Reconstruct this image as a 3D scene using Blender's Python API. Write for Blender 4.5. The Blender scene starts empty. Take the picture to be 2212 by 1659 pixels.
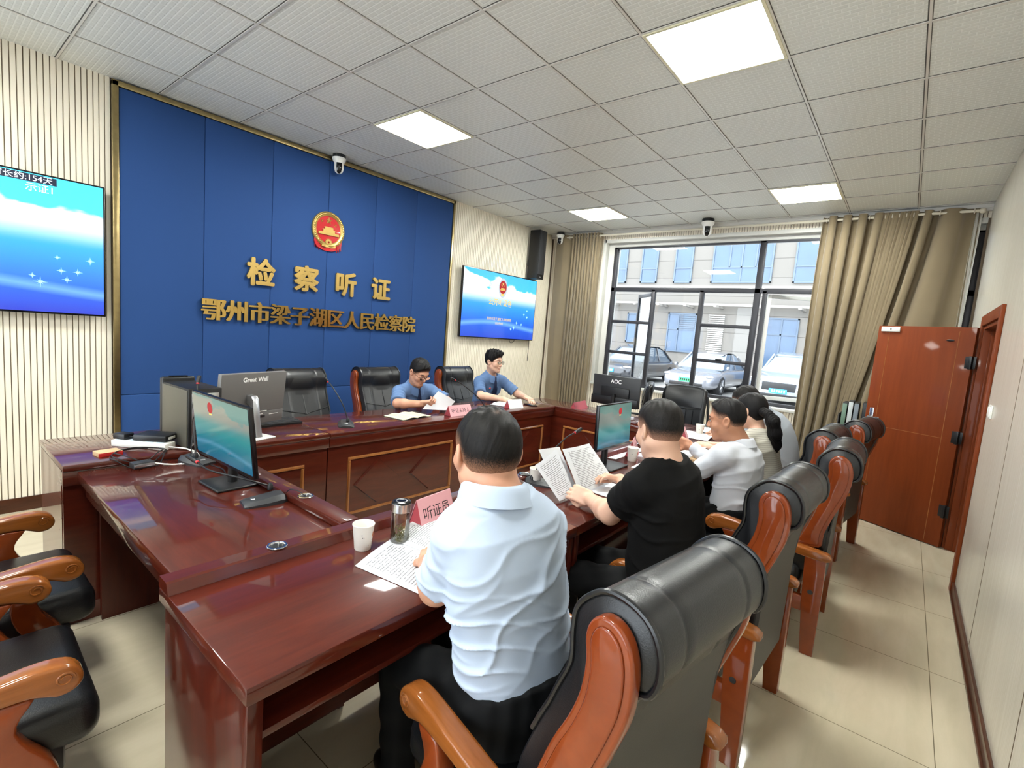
import bpy, bmesh, math, random
import numpy as np
from mathutils import Vector, Matrix, Quaternion

random.seed(7)
rng = np.random.RandomState(11)
S = bpy.context.scene
COL = S.collection
PI = math.pi

# ------------------------------------------------------------------ camera
CAM_R = [[0.628967, -0.773323, 0.079829], [-0.033605, -0.129631, -0.990993], [0.776705, 0.620619, -0.107521]]
CAM_C = (-1.9298, -1.9323, 1.5800)
cam_data = bpy.data.cameras.new('camera')
cam = bpy.data.objects.new('camera', cam_data)
COL.objects.link(cam)
r0, r1, r2 = (Vector(v) for v in CAM_R)
mw = Matrix.Identity(4)
for i in range(3):
    mw[i][0] = r0[i]; mw[i][1] = -r1[i]; mw[i][2] = -r2[i]; mw[i][3] = CAM_C[i]
cam.matrix_world = mw
cam_data.sensor_fit = 'HORIZONTAL'
cam_data.sensor_width = 36.0
cam_data.lens = 36.0 * 1059.444 / 2212.0
cam_data.clip_start = 0.02
cam_data.clip_end = 300
S.camera = cam

# ------------------------------------------------------------------ view, world, sun
S.view_settings.view_transform = 'Standard'
S.view_settings.look = 'None'
S.view_settings.gamma = 1.0
S.view_settings.use_curve_mapping = False
S.view_settings.exposure = 1.0
S.cycles.max_bounces = 10
S.cycles.diffuse_bounces = 5
S.cycles.glossy_bounces = 4
S.cycles.transparent_max_bounces = 16
S.cycles.sample_clamp_indirect = 6.0
S.cycles.caustics_reflective = False
S.cycles.caustics_refractive = False

w = bpy.data.worlds.new('overcast_sky')
S.world = w
w.use_nodes = True
bg = w.node_tree.nodes['Background']
bg.inputs['Color'].default_value = (0.86, 0.93, 1.0, 1)
bg.inputs['Strength'].default_value = 3.4

sun_d = bpy.data.lights.new('sun', 'SUN')
sun_d.energy = 1.0
sun_d.angle = math.radians(3)
sun_d.color = (1.0, 0.96, 0.9)
sun = bpy.data.objects.new('sun', sun_d)
COL.objects.link(sun)
sun.rotation_euler = Vector((0.55, -0.30, -0.78)).to_track_quat('-Z', 'Y').to_euler()

CEIL = 3.204
XW, YB, YR, XL = 4.93, 2.92, -2.38, -4.4     # window wall, blue wall, door wall, wall behind the camera
LAMP = 32.0                                    # emission of the ceiling panels

# daylight that comes in by the two window openings (Cycles samples the sky through them)
for loc, nx, sy, sz in (((5.2, -.25, 1.95), -1, 4.3, 2.2), ((XL - .22, .3, 1.6), 1, 4.4, 2.6)):
    po = bpy.data.lights.new('window_portal', 'AREA')
    po.shape = 'RECTANGLE'; po.size = sy; po.size_y = sz
    po.cycles.is_portal = True
    pob = bpy.data.objects.new('window_portal', po)
    COL.objects.link(pob)
    pob.location = loc
    pob.rotation_euler = Vector((nx, 0, 0)).to_track_quat('-Z', 'Z').to_euler()

# ------------------------------------------------------------------ materials
def lin(c):
    if isinstance(c, str):
        c = tuple(int(c[i:i + 2], 16) / 255 for i in (0, 2, 4))
    return tuple(((x + 0.055) / 1.055) ** 2.4 if x > 0.04045 else x / 12.92 for x in c[:3]) + (1.0,)

class NT:
    """small wrapper round a material's node tree"""
    def __init__(s, name):
        s.m = bpy.data.materials.new(name); s.m.use_nodes = True
        s.t = s.m.node_tree; s.b = s.t.nodes['Principled BSDF']; s.out = s.t.nodes['Material Output']
    def n(s, typ, **kw):
        nd = s.t.nodes.new(typ)
        for k, v in kw.items():
            if hasattr(nd, k): setattr(nd, k, v)
        return nd
    def l(s, a, b): s.t.links.new(a, b)
    def coords(s, scale=(1, 1, 1), rot=(0, 0, 0), loc=(0, 0, 0), kind='Object'):
        tc = s.n('ShaderNodeTexCoord'); mp = s.n('ShaderNodeMapping')
        mp.inputs['Scale'].default_value = scale; mp.inputs['Rotation'].default_value = rot
        mp.inputs['Location'].default_value = loc
        s.l(tc.outputs[kind], mp.inputs['Vector']); return mp.outputs[0]
    def noise(s, vec, scale, detail=3, rough=0.5, dist=0.0):
        nd = s.n('ShaderNodeTexNoise')
        nd.inputs['Scale'].default_value = scale; nd.inputs['Detail'].default_value = detail
        nd.inputs['Roughness'].default_value = rough; nd.inputs['Distortion'].default_value = dist
        if vec is not None: s.l(vec, nd.inputs['Vector'])
        return nd.outputs['Fac']
    def ramp(s, fac, stops):
        r = s.n('ShaderNodeValToRGB'); e = r.color_ramp.elements
        while len(e) < len(stops): e.new(0.5)
        for el, (p, c) in zip(e, stops):
            el.position = p; el.color = c if len(c) == 4 else tuple(c) + (1,)
        s.l(fac, r.inputs[0]); return r.outputs['Color']
    def math(s, op, a, b=None, c=None):
        nd = s.n('ShaderNodeMath', operation=op)
        for i, v in enumerate((a, b, c)):
            if v is None: continue
            if isinstance(v, (int, float)): nd.inputs[i].default_value = v
            else: s.l(v, nd.inputs[i])
        return nd.outputs[0]
    def mix(s, fac, a, b):
        nd = s.n('ShaderNodeMix', data_type='RGBA')
        for sock, v in ((nd.inputs[0], fac), (nd.inputs[6], a), (nd.inputs[7], b)):
            if isinstance(v, (int, float)): sock.default_value = v
            elif isinstance(v, tuple): sock.default_value = v
            else: s.l(v, sock)
        return nd.outputs[2]
    def bump(s, h, strength=0.2, dist=0.01):
        nd = s.n('ShaderNodeBump'); nd.inputs['Strength'].default_value = strength
        nd.inputs['Distance'].default_value = dist
        s.l(h, nd.inputs['Height']); s.l(nd.outputs[0], s.b.inputs['Normal'])
    def set(s, **kw):
        for k, v in kw.items():
            k = {'base': 'Base Color', 'rough': 'Roughness', 'metal': 'Metallic', 'coat': 'Coat Weight', 'coatr': 'Coat Roughness',
                 'spec': 'Specular IOR Level', 'sheen': 'Sheen Weight', 'sss': 'Subsurface Weight', 'alpha': 'Alpha'}[k]
            if hasattr(v, 'is_output') or not isinstance(v, (int, float, tuple)): s.l(v, s.b.inputs[k])
            else: s.b.inputs[k].default_value = v
        return s

def plain(name, col, rough=0.5, metal=0.0, coat=0.0, spec=0.5, nscale=0, namt=0.08, bump=0, bscale=200, sheen=0):
    """a colour that varies a little with noise, with an optional fine bump"""
    k = NT(name); c = lin(col)
    if nscale:
        f = k.noise(k.coords(), nscale, 4)
        k.set(base=k.ramp(f, [(0.3, tuple(x * (1 - namt) for x in c[:3])), (0.7, tuple(min(1, x * (1 + namt)) for x in c[:3]))]))
    else:
        k.set(base=c)
    k.set(rough=rough, metal=metal, coat=coat, spec=spec)
    if sheen: k.set(sheen=sheen)
    if bump: k.bump(k.noise(k.coords(), bscale, 3), bump, 0.002)
    return k.m

def wood(name, dark, light, scale=(1, 1, 1), rough=0.3, coat=0.6, freq=14, coatr=0.06):
    k = NT(name)
    v = k.coords(scale)
    a = k.noise(v, freq, 5, 0.6, 0.6); b = k.noise(v, freq * 5, 3, 0.6)
    f = k.math('ADD', k.math('MULTIPLY', a, 0.75), k.math('MULTIPLY', b, 0.25))
    k.set(base=k.ramp(f, [(0.32, lin(dark)), (0.66, lin(light))]), rough=rough, coat=coat, coatr=coatr, spec=.12)
    return k.m

def emit(name, col, strength):
    k = NT(name)
    k.set(base=(0, 0, 0, 1)); k.b.inputs['Emission Color'].default_value = lin(col)
    k.b.inputs['Emission Strength'].default_value = strength
    return k.m

M = {}
M['desk_x'] = wood('mahogany_gloss_x', '40140c', '561f12', (0.12, 1, 1), 0.35, 0.85, 16, 0.05)
M['desk_y'] = wood('mahogany_gloss_y', '40140c', '561f12', (1, 0.12, 1), 0.35, 0.85, 16, 0.05)
M['desk_z'] = wood('mahogany_gloss_z', '3a120b', '4e1b10', (1, 1, 0.12), 0.35, 0.7, 16)
M['desk_mould'] = wood('mahogany_moulding', '85502a', 'a46c3c', (0.2, 0.2, 0.2), 0.3, 0.7, 30)
M['chair_wood'] = wood('chair_wood_orange', '763214', '8a3f1a', (0.5, 0.25, 0.25), 0.3, 0.9, 18, 0.08)
M['chair_arm'] = wood('chair_arm_wood', '7d4418', '965828', (1, 0.1, 1), 0.25, 0.9, 22, 0.08)
M['door_wood'] = wood('door_wood_red', '703216', '7e3a1a', (1, 1, 0.1), 0.5, 0.12, 12)
M['leather'] = plain('black_leather', '16171a', 0.33, spec=0.5, bump=0.25, bscale=320)
M['leather_grey'] = plain('charcoal_leatherette', '303032', 0.42, spec=0.5, bump=0.25, bscale=320)
M['vinyl_back'] = plain('charcoal_vinyl', '3a3937', 0.5, spec=0.4, nscale=4, bump=0.12, bscale=260)
M['piping'] = plain('black_piping', '101114', 0.3, spec=0.6)
M['black'] = plain('black_plastic', '121214', 0.4)
M['black_gloss'] = plain('black_gloss_plastic', '0c0c0e', 0.12)
M['dark_grey'] = plain('dark_grey_plastic', '2a2b2e', 0.45)
M['pc_grey'] = plain('pc_side_grey', '5c594f', 0.42, metal=0.35, nscale=3, namt=0.05)
M['gw_grey'] = plain('grey_plastic', '6a6867', 0.4, nscale=3, namt=0.03)
M['silver'] = plain('silver_metal', 'b9bbbf', 0.28, metal=0.9)
M['steel'] = plain('brushed_steel', 'c6c8ca', 0.22, metal=1.0, nscale=40, namt=0.1)
M['chrome'] = plain('chrome', 'd8dadc', 0.08, metal=1.0)
M['white_plastic'] = plain('white_plastic', 'ecebe6', 0.35)
M['paper'] = plain('plain_paper', 'd8dade', 0.8, nscale=8, namt=0.02)
M['pink'] = plain('pink_card', 'd9a0a6', 0.55, nscale=6, namt=0.03)
M['pink_dark'] = plain('pink_card_side', 'a8434d', 0.5)
M['red_mark'] = plain('red_print', 'b8231f', 0.5)
M['ink'] = plain('black_ink', '1c1416', 0.7)
M['f_grn'] = plain('folder_green', '6f8d7c', .4); M['f_wht'] = plain('folder_white', 'c9d2d4', .4); M['f_gry'] = plain('folder_grey', '7b8690', .4)
M['tan'] = plain('tan_paper', 'c2a27c', .7); M['sock_blue'] = plain('socket_insert_grey_blue', 'b9c8d4', .4); M['red_ring'] = plain('red_ring_plastic', 'd8303a', .3)
M['cup_white'] = plain('paper_cup_white', 'efece2', .6, nscale=3, namt=.02); M['cup_mark'] = plain('cup_emblem_print', 'b86a3a', .6)
M['gold'] = plain('gold_metal', 'd8b468', 0.22, metal=1.0, nscale=9, namt=0.1)
M['gold_satin'] = plain('satin_gold', 'd2b26a', 0.34, metal=0.85, nscale=9, namt=0.08)
M['brass_trim'] = plain('brushed_brass', 'a6946a', 0.3, metal=1.0, nscale=20, namt=0.1)
M['emblem_red'] = plain('emblem_red', 'b3121c', 0.28, coat=0.5)
M['white_letter'] = plain('white_lettering', 'f0f0f0', 0.4)
M['screen_frame'] = plain('screen_bezel', '0a0a0c', 0.25)
M['blue_pad'] = plain('blue_padded_fabric', '163f78', 0.85, nscale=500, namt=0.16, bump=0.15, bscale=600)
M['skirt'] = wood('skirting_wood', '3a2116', '523020', (0.2, 0.2, 1), 0.35, 0.4, 10)

def k_floor():
    k = NT('polished_cream_tile')
    br = k.n('ShaderNodeTexBrick', offset=0.0, squash=1.0)
    br.inputs['Scale'].default_value = 1.0
    br.inputs['Mortar Size'].default_value = 0.0018
    br.inputs['Mortar Smooth'].default_value = 0.1
    br.inputs['Brick Width'].default_value = 0.8; br.inputs['Row Height'].default_value = 0.8
    br.inputs['Color1'].default_value = (1, 1, 1, 1); br.inputs['Color2'].default_value = (1, 1, 1, 1)
    br.inputs['Mortar'].default_value = (0, 0, 0, 1)
    k.l(k.coords(loc=(0.24, 0.62, 0)), br.inputs['Vector'])
    f = k.noise(k.coords((0.5, 2.2, 1)), 3.5, 6, 0.6, 0.4)
    base = k.ramp(f, [(0.3, lin('baaf97')), (0.7, lin('c8bda6'))])
    k.set(base=k.mix(br.outputs['Color'], lin('6c6350'), base), rough=k.ramp(k.noise(k.coords((6, 1.5, 1)), 2.0, 5), [(0.35, (0.05,) * 3), (0.75, (0.16,) * 3)]), spec=0.6)
    return k.m
M['floor'] = k_floor()

def k_ceiling():
    k = NT('perforated_metal_ceiling_tile')
    br = k.n('ShaderNodeTexBrick', offset=0.5)
    br.inputs['Scale'].default_value = 1.0; br.inputs['Mortar Size'].default_value = 0.005
    br.inputs['Mortar Smooth'].default_value = 0.6
    br.inputs['Brick Width'].default_value = 0.06; br.inputs['Row Height'].default_value = 0.03
    br.inputs['Color1'].default_value = (1, 1, 1, 1); br.inputs['Color2'].default_value = (1, 1, 1, 1); br.inputs['Mortar'].default_value = (0, 0, 0, 1)
    k.l(k.coords(rot=(0, 0, PI / 2)), br.inputs['Vector'])
    k.set(base=k.mix(br.outputs['Color'], lin('e2e4e0'), lin('d3d5d0')), rough=0.42, spec=0.4)
    k.bump(br.outputs['Color'], 0.25, 0.004)
    return k.m
M['ceiling'] = k_ceiling()
M['ceil_grid'] = plain('ceiling_grid_bar', 'd6d3cd', 0.35, metal=0.2)
M['ceil_gap'] = plain('ceiling_joint_shadow_gap', '55524d', 0.8)
M['slat'] = plain('cream_slat', 'e8e0cf', 0.5, nscale=2.5, namt=0.03)
M['slat_groove'] = plain('slat_groove_brown', '6b5c4c', 0.8)

def k_pvc():
    k = NT('cream_pvc_wall_panel')
    f = k.noise(k.coords((14, 14, 0.25)), 5, 4, 0.6)
    k.set(base=k.ramp(f, [(0.3, lin('cdc8bb')), (0.7, lin('d8d3c7'))]), rough=0.22, spec=0.5)
    k.bump(k.noise(k.coords((40, 40, 0.15)), 4, 2), 0.12, 0.004)
    return k.m
M['pvc'] = k_pvc()
M['jamb'] = plain('window_casing_grey', 'c9c9c4', 0.4)
M['win_frame'] = plain('window_frame_dark', '35353a', 0.4, metal=0.3)
M['curtain'] = plain('beige_curtain_cloth', '7a6c54', 0.9, nscale=3, namt=0.05, sheen=0.3, bump=0.1, bscale=700)
M['rod'] = plain('ivory_curtain_rod', 'cfc8b6', 0.35)

def k_sheer():
    k = NT('white_sheer_cloth')
    t = k.n('ShaderNodeBsdfTransparent'); mx = k.n('ShaderNodeMixShader'); mx.inputs[0].default_value = 0.75
    tr = k.n('ShaderNodeBsdfTranslucent'); tr.inputs[0].default_value = (0.9, 0.9, 0.88, 1)
    k.l(t.outputs[0], mx.inputs[1]); k.l(tr.outputs[0], mx.inputs[2]); k.l(mx.outputs[0], k.out.inputs['Surface'])
    return k.m
M['sheer'] = k_sheer()

def k_glass(name, tint, refl):
    k = NT(name)
    t = k.n('ShaderNodeBsdfTransparent'); t.inputs[0].default_value = tint
    g = k.n('ShaderNodeBsdfGlossy'); g.inputs['Roughness'].default_value = 0.02
    lw = k.n('ShaderNodeFresnel'); lw.inputs[0].default_value = 1.45
    mx = k.n('ShaderNodeMixShader')
    k.l(k.math('MULTIPLY', lw.outputs[0], refl), mx.inputs[0]); k.l(t.outputs[0], mx.inputs[1]); k.l(g.outputs[0], mx.inputs[2])
    k.l(mx.outputs[0], k.out.inputs['Surface'])
    return k.m
M['glass'] = k_glass('window_glass', (0.97, 0.98, 0.98, 1), 0.7)
M['bottle_glass'] = k_glass('bottle_glass', (0.985, 0.985, 0.97, 1), .8)
M['lens'] = k_glass('spectacle_lens', (0.97, 0.97, 0.97, 1), 0.8)
M['tea'] = k_glass('pale_tea', (0.97, 0.94, 0.80, 1), 0.15)
M['leaf'] = plain('tea_leaf', '6f6a28', 0.6, nscale=30, namt=0.3)
M['lamp'] = emit('ceiling_lamp_diffuser', 'fdfff8', LAMP)
M['lamp_frame'] = plain('lamp_frame', 'ded8b8', 0.4)

def k_screen(name, stops, cloud, strength, sx, sz, cx=0.0, cz=0.0, cloud_lo=0.55, cloud_hi=1.0):
    """a lit screen: vertical colour bands with a drifting white cloud band (object coords: x right, z up, 0..1)"""
    k = NT(name)
    tc = k.n('ShaderNodeTexCoord'); sp = k.n('ShaderNodeSeparateXYZ'); k.l(tc.outputs['Object'], sp.inputs[0])
    z = k.math('DIVIDE', k.math('SUBTRACT', sp.outputs['Z'], cz), sz)
    x = k.math('DIVIDE', k.math('SUBTRACT', sp.outputs['X'], cx), sx)
    base = k.ramp(z, stops)
    n1 = k.noise(k.coords((1.6 / sx, 1, 2.4 / sz)), 1.6, 4, 0.5, 0.2)
    # cloud bank between cloud_lo and cloud_hi, its top edge falling to the right
    edge = k.math('ADD', k.math('MULTIPLY', x, -0.22), k.math('MULTIPLY', n1, 0.75))
    top = k.math('SUBTRACT', k.math('ADD', edge, 0.58), z)
    up = k.n('ShaderNodeMapRange', interpolation_type='SMOOTHSTEP'); k.l(top, up.inputs[0]); up.inputs[1].default_value = 0.0; up.inputs[2].default_value = 0.05
    lo = k.n('ShaderNodeMapRange', interpolation_type='SMOOTHSTEP'); k.l(z, lo.inputs[0]); lo.inputs[1].default_value = cloud_lo; lo.inputs[2].default_value = cloud_hi
    fac = k.math('MULTIPLY', k.math('MULTIPLY', up.outputs[0], lo.outputs[0]), 0.9)
    colr = k.mix(fac, base, lin(cloud))
    # light streak across the lower part
    wv = k.math('SUBTRACT', z, k.math('ADD', k.math('MULTIPLY', k.math('SINE', k.math('MULTIPLY', x, 4.0)), 0.05), 0.2))
    st = k.n('ShaderNodeMapRange'); k.l(k.math('ABSOLUTE', wv), st.inputs[0]); st.inputs[1].default_value = 0.05; st.inputs[2].default_value = 0.0
    colr = k.mix(k.math('MULTIPLY', st.outputs[0], 0.35), colr, lin('8fd0f5'))
    k.set(base=(0.01, 0.01, 0.01, 1), rough=0.12, spec=0.5)
    k.l(colr, k.b.inputs['Emission Color']); k.b.inputs['Emission Strength'].default_value = strength
    return k.m

def k_doc(name, paper, rows, cols, seed):
    """a printed page: rows of broken dark dashes (object coords: x across 0..1, y down the page)"""
    k = NT(name)
    tc = k.n('ShaderNodeTexCoord'); sp = k.n('ShaderNodeSeparateXYZ'); k.l(tc.outputs['UV'], sp.inputs[0])
    u, v = sp.outputs['X'], sp.outputs['Y']
    row = k.math('MULTIPLY', v, rows); fr = k.math('FRACT', row); ri = k.math('FLOOR', row)
    line = k.math('MULTIPLY', k.math('GREATER_THAN', fr, 0.38), k.math('LESS_THAN', fr, 0.74))
    cb = k.n('ShaderNodeCombineXYZ'); k.l(k.math('FLOOR', k.math('MULTIPLY', u, cols)), cb.inputs[0]); k.l(ri, cb.inputs[1]); cb.inputs[2].default_value = seed
    wn = k.n('ShaderNodeTexWhiteNoise', noise_dimensions='3D'); k.l(cb.outputs[0], wn.inputs['Vector'])
    gl = k.math('GREATER_THAN', wn.outputs['Value'], 0.13)
    cr = k.n('ShaderNodeCombineXYZ'); k.l(ri, cr.inputs[0]); cr.inputs[1].default_value = seed + 3.1
    wr = k.n('ShaderNodeTexWhiteNoise', noise_dimensions='3D'); k.l(cr.outputs[0], wr.inputs['Vector'])
    endu = k.math('ADD', k.math('MULTIPLY', wr.outputs['Value'], 0.3), 0.68)
    inside = k.math('MULTIPLY', k.math('GREATER_THAN', u, 0.1), k.math('LESS_THAN', u, k.math('MINIMUM', endu, 0.9)))
    inv = k.math('MULTIPLY', k.math('GREATER_THAN', v, 0.07), k.math('LESS_THAN', v, 0.93))
    cell = k.math('FRACT', k.math('MULTIPLY', u, cols)); gap = k.math('LESS_THAN', cell, 0.86)
    f = k.math('MULTIPLY', k.math('MULTIPLY', k.math('MULTIPLY', line, gl), k.math('MULTIPLY', inside, inv)), k.math('MULTIPLY', gap, 0.8))
    k.set(base=k.mix(f, lin(paper), lin('55565e')), rough=0.75)
    return k.m
M['doc_a'] = k_doc('printed_page_a', 'd6d9e0', 24, 26, 1.0)
M['doc_b'] = k_doc('printed_page_b', 'd8dbdf', 28, 30, 5.0)
M['doc_note'] = k_doc('lined_cream_page', 'd2ceb4', 16, 20, 9.0)

# ------------------------------------------------------------------ mesh building
class MB:
    def __init__(s): s.v = []; s.f = []; s.uv = None
    def add(s, vs, fs, T=None):
        o = len(s.v)
        for p in vs:
            p = Vector(p); s.v.append(T @ p if T is not None else p)
        s.f += [tuple(i + o for i in f) for f in fs]
        return s
    def box(s, x0, x1, y0, y1, z0, z1, T=None):
        v = [(x, y, z) for z in (z0, z1) for y in (y0, y1) for x in (x0, x1)]
        return s.add(v, [(0, 2, 3, 1), (4, 5, 7, 6), (0, 1, 5, 4), (2, 6, 7, 3), (0, 4, 6, 2), (1, 3, 7, 5)], T)
    def rbox(s, x0, x1, y0, y1, z0, z1, r=0.005, seg=2, T=None):
        bm = bmesh.new()
        bmesh.ops.create_cube(bm, size=1.0)
        for v in bm.verts:
            v.co = Vector((x0 + (v.co.x + .5) * (x1 - x0), y0 + (v.co.y + .5) * (y1 - y0), z0 + (v.co.z + .5) * (z1 - z0)))
        r = min(r, abs(x1 - x0) * .49, abs(y1 - y0) * .49, abs(z1 - z0) * .49)
        bmesh.ops.bevel(bm, geom=bm.edges[:], offset=r, segments=seg, affect='EDGES', profile=0.5)
        return s.bm(bm, T)
    def bm(s, bm, T=None):
        bm.verts.index_update()
        s.add([v.co for v in bm.verts], [tuple(v.index for v in f.verts) for f in bm.faces], T)
        bm.free(); return s
    def prism(s, poly, d0, d1, axis='x', r=0.0, seg=2, T=None):
        """polygon in the plane across `axis`, pushed from d0 to d1; r rounds the edges"""
        def P(a, b, d): return {'x': (d, a, b), 'y': (a, d, b), 'z': (a, b, d)}[axis]
        n = len(poly); bm = bmesh.new()
        A = [bm.verts.new(P(a, b, d0)) for a, b in poly]; B = [bm.verts.new(P(a, b, d1)) for a, b in poly]
        fa = bm.faces.new(A); fb = bm.faces.new(B[::-1])
        for i in range(n):
            j = (i + 1) % n
            bm.faces.new((A[j], A[i], B[i], B[j]))
        bmesh.ops.recalc_face_normals(bm, faces=bm.faces[:])
        if r:
            bmesh.ops.bevel(bm, geom=list(fa.edges) + list(fb.edges), offset=r, segments=seg, affect='EDGES', profile=0.5)
        return s.bm(bm, T)
    def tube(s, pts, r, n=10, T=None, caps=True):
        pts = [Vector(p) for p in pts]; m = len(pts)
        rs = r if isinstance(r, (list, tuple)) else [r] * m
        t0 = (pts[1] - pts[0]).normalized()
        up = Vector((0, 0, 1)) if abs(t0.z) < .9 else Vector((1, 0, 0))
        nx = t0.cross(up).normalized(); V = []
        for i in range(m):
            t = (pts[min(i + 1, m - 1)] - pts[max(i - 1, 0)]).normalized()
            nx = (nx - t * nx.dot(t)).normalized(); ny = t.cross(nx)
            for k in range(n):
                a = 2 * PI * k / n
                V.append(pts[i] + nx * (math.cos(a) * rs[i]) + ny * (math.sin(a) * rs[i]))
        F = [(i * n + k, i * n + (k + 1) % n, (i + 1) * n + (k + 1) % n, (i + 1) * n + k) for i in range(m - 1) for k in range(n)]
        if caps: F += [tuple(range(n))[::-1], tuple((m - 1) * n + k for k in range(n))]
        return s.add(V, F, T)
    def lathe(s, prof, n=24, T=None, caps=True):
        V = [(r * math.cos(2 * PI * k / n), r * math.sin(2 * PI * k / n), z) for r, z in prof for k in range(n)]
        m = len(prof)
        F = [(i * n + k, i * n + (k + 1) % n, (i + 1) * n + (k + 1) % n, (i + 1) * n + k) for i in range(m - 1) for k in range(n)]
        if caps: F += [tuple(range(n))[::-1], tuple((m - 1) * n + k for k in range(n))]
        return s.add(V, F, T)
    def loft(s, secs, closed=True, caps=True, T=None):
        n = len(secs[0]); V = [p for sec in secs for p in sec]; m = len(secs)
        kk = n if closed else n - 1
        F = [(i * n + k, i * n + (k + 1) % n, (i + 1) * n + (k + 1) % n, (i + 1) * n + k) for i in range(m - 1) for k in range(kk)]
        if caps and closed: F += [tuple(range(n))[::-1], tuple((m - 1) * n + k for k in range(n))]
        return s.add(V, F, T)
    def grid(s, fn, nu, nv, T=None):
        V = [fn(i / nu, j / nv) for j in range(nv + 1) for i in range(nu + 1)]
        F = [(j * (nu + 1) + i, j * (nu + 1) + i + 1, (j + 1) * (nu + 1) + i + 1, (j + 1) * (nu + 1) + i) for j in range(nv) for i in range(nu)]
        return s.add(V, F, T)
    def sheet(s, fn, nu, nv, th, T=None):
        """a surface given thickness th (normal by differences), closed all round"""
        e = 1e-3; top = []; bot = []
        for j in range(nv + 1):
            for i in range(nu + 1):
                u, v = i / nu, j / nv
                p = Vector(fn(u, v)); a = Vector(fn(min(u + e, 1), v)) - Vector(fn(max(u - e, 0), v)); b = Vector(fn(u, min(v + e, 1))) - Vector(fn(u, max(v - e, 0)))
                nn = a.cross(b).normalized() * (th / 2)
                top.append(p + nn); bot.append(p - nn)
        W = nu + 1; N = len(top); F = []
        for j in range(nv):
            for i in range(nu):
                q = (j * W + i, j * W + i + 1, (j + 1) * W + i + 1, (j + 1) * W + i)
                F.append(q); F.append(tuple(x + N for x in q[::-1]))
        for i in range(nu):
            F.append((i + 1, i, N + i, N + i + 1)); b = nv * W
            F.append((b + i, b + i + 1, N + b + i + 1, N + b + i))
        for j in range(nv):
            F.append((j * W, (j + 1) * W, N + (j + 1) * W, N + j * W)); b = nu
            F.append(((j + 1) * W + b, j * W + b, N + j * W + b, N + (j + 1) * W + b))
        uv = [(i / nu, j / nv) for j in range(nv + 1) for i in range(nu + 1)]
        if s.uv is None: s.uv = [(0.0, 0.0)] * len(s.v)
        s.uv += uv + uv
        return s.add(top + bot, F, T)
    def ball(s, c, r, T=None, nu=16, nv=10):
        r = r if isinstance(r, (tuple, list)) else (r, r, r)
        V = []
        for j in range(nv + 1):
            ph = PI * j / nv
            for i in range(nu):
                a = 2 * PI * i / nu
                V.append((c[0] + r[0] * math.sin(ph) * math.cos(a), c[1] + r[1] * math.sin(ph) * math.sin(a), c[2] - r[2] * math.cos(ph)))
        F = [(j * nu + i, j * nu + (i + 1) % nu, (j + 1) * nu + (i + 1) % nu, (j + 1) * nu + i) for j in range(nv) for i in range(nu)]
        return s.add(V, F, T)
    def text(s, body, size, ext, T=None, bold=0.0, align='CENTER'):
        """letters standing in the x-z plane, facing -y, pushed back by ext"""
        c = bpy.data.curves.new('lettering', 'FONT'); c.body = body; c.size = size
        c.align_x = align; c.align_y = 'CENTER'; c.extrude = ext / 2; c.offset = bold
        o = bpy.data.objects.new('lettering', c); COL.objects.link(o)
        dg = bpy.context.evaluated_depsgraph_get(); dg.update()
        me = bpy.data.meshes.new_from_object(o.evaluated_get(dg))
        R = Matrix.Rotation(PI / 2, 4, 'X')
        s.add([R @ v.co for v in me.vertices], [tuple(p.vertices) for p in me.polygons], T)
        bpy.data.objects.remove(o); bpy.data.curves.remove(c); bpy.data.meshes.remove(me)
        return s
    def build(s, name, mat, parent=None, smooth=35, world=False):
        me = bpy.data.meshes.new(name)
        vs = s.v
        if world and parent is not None:
            inv = TM[parent].inverted(); vs = [inv @ v for v in vs]
        me.from_pydata([tuple(v) for v in vs], [], s.f)
        if s.uv is not None and len(s.uv) == len(s.v):
            ul = me.uv_layers.new(name='uv')
            for lp in me.loops: ul.data[lp.index].uv = s.uv[lp.vertex_index]
        me.validate(); me.update()
        if smooth:
            me.shade_smooth(); me.set_sharp_from_angle(angle=math.radians(smooth))
        if mat is not None: me.materials.append(M[mat] if isinstance(mat, str) else mat)
        o = bpy.data.objects.new(name, me); COL.objects.link(o)
        if parent is not None: o.parent = parent; TM[o] = TM[parent]
        else: TM[o] = Matrix.Identity(4)
        return o
TM = {}

def thing(name, label, cat, loc=(0, 0, 0), rz=0.0, group=None):
    o = bpy.data.objects.new(name, None); COL.objects.link(o)
    o.empty_display_size = 0.05
    o.location = loc; o.rotation_euler = (0, 0, rz)
    TM[o] = Matrix.Translation(Vector(loc)) @ Matrix.Rotation(rz, 4, 'Z')
    return tag(o, label, cat, group)
def tag(o, label, cat, group=None):
    o['label'] = label; o['category'] = cat
    if group: o['group'] = group
    return o
def origin(o, loc):
    """put a single-mesh thing's origin at loc (its vertices were given in world space)"""
    o.data.transform(Matrix.Translation(-Vector(loc))); o.location = loc; TM[o] = Matrix.Translation(Vector(loc)); return o
def struct(o): o['kind'] = 'structure'; return o
def dup(root, loc, rz, label, scale=None, group=None):
    r = root.copy(); COL.objects.link(r); r.location = loc; r.rotation_euler = (0, 0, rz); r['label'] = label
    if scale: r.scale = scale
    if group: r['group'] = group
    TM[r] = Matrix.Translation(Vector(loc)) @ Matrix.Rotation(rz, 4, 'Z')
    for ch in list(root.children):
        c = ch.copy(); COL.objects.link(c); c.parent = r
        for g in list(ch.children):
            d = g.copy(); COL.objects.link(d); d.parent = c
    return r
def Tm(loc=(0, 0, 0), rz=0.0, rx=0.0, ry=0.0, s=1.0):
    return Matrix.Translation(Vector(loc)) @ Matrix.Rotation(rz, 4, 'Z') @ Matrix.Rotation(ry, 4, 'Y') @ Matrix.Rotation(rx, 4, 'X') @ Matrix.Scale(s, 4)
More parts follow.
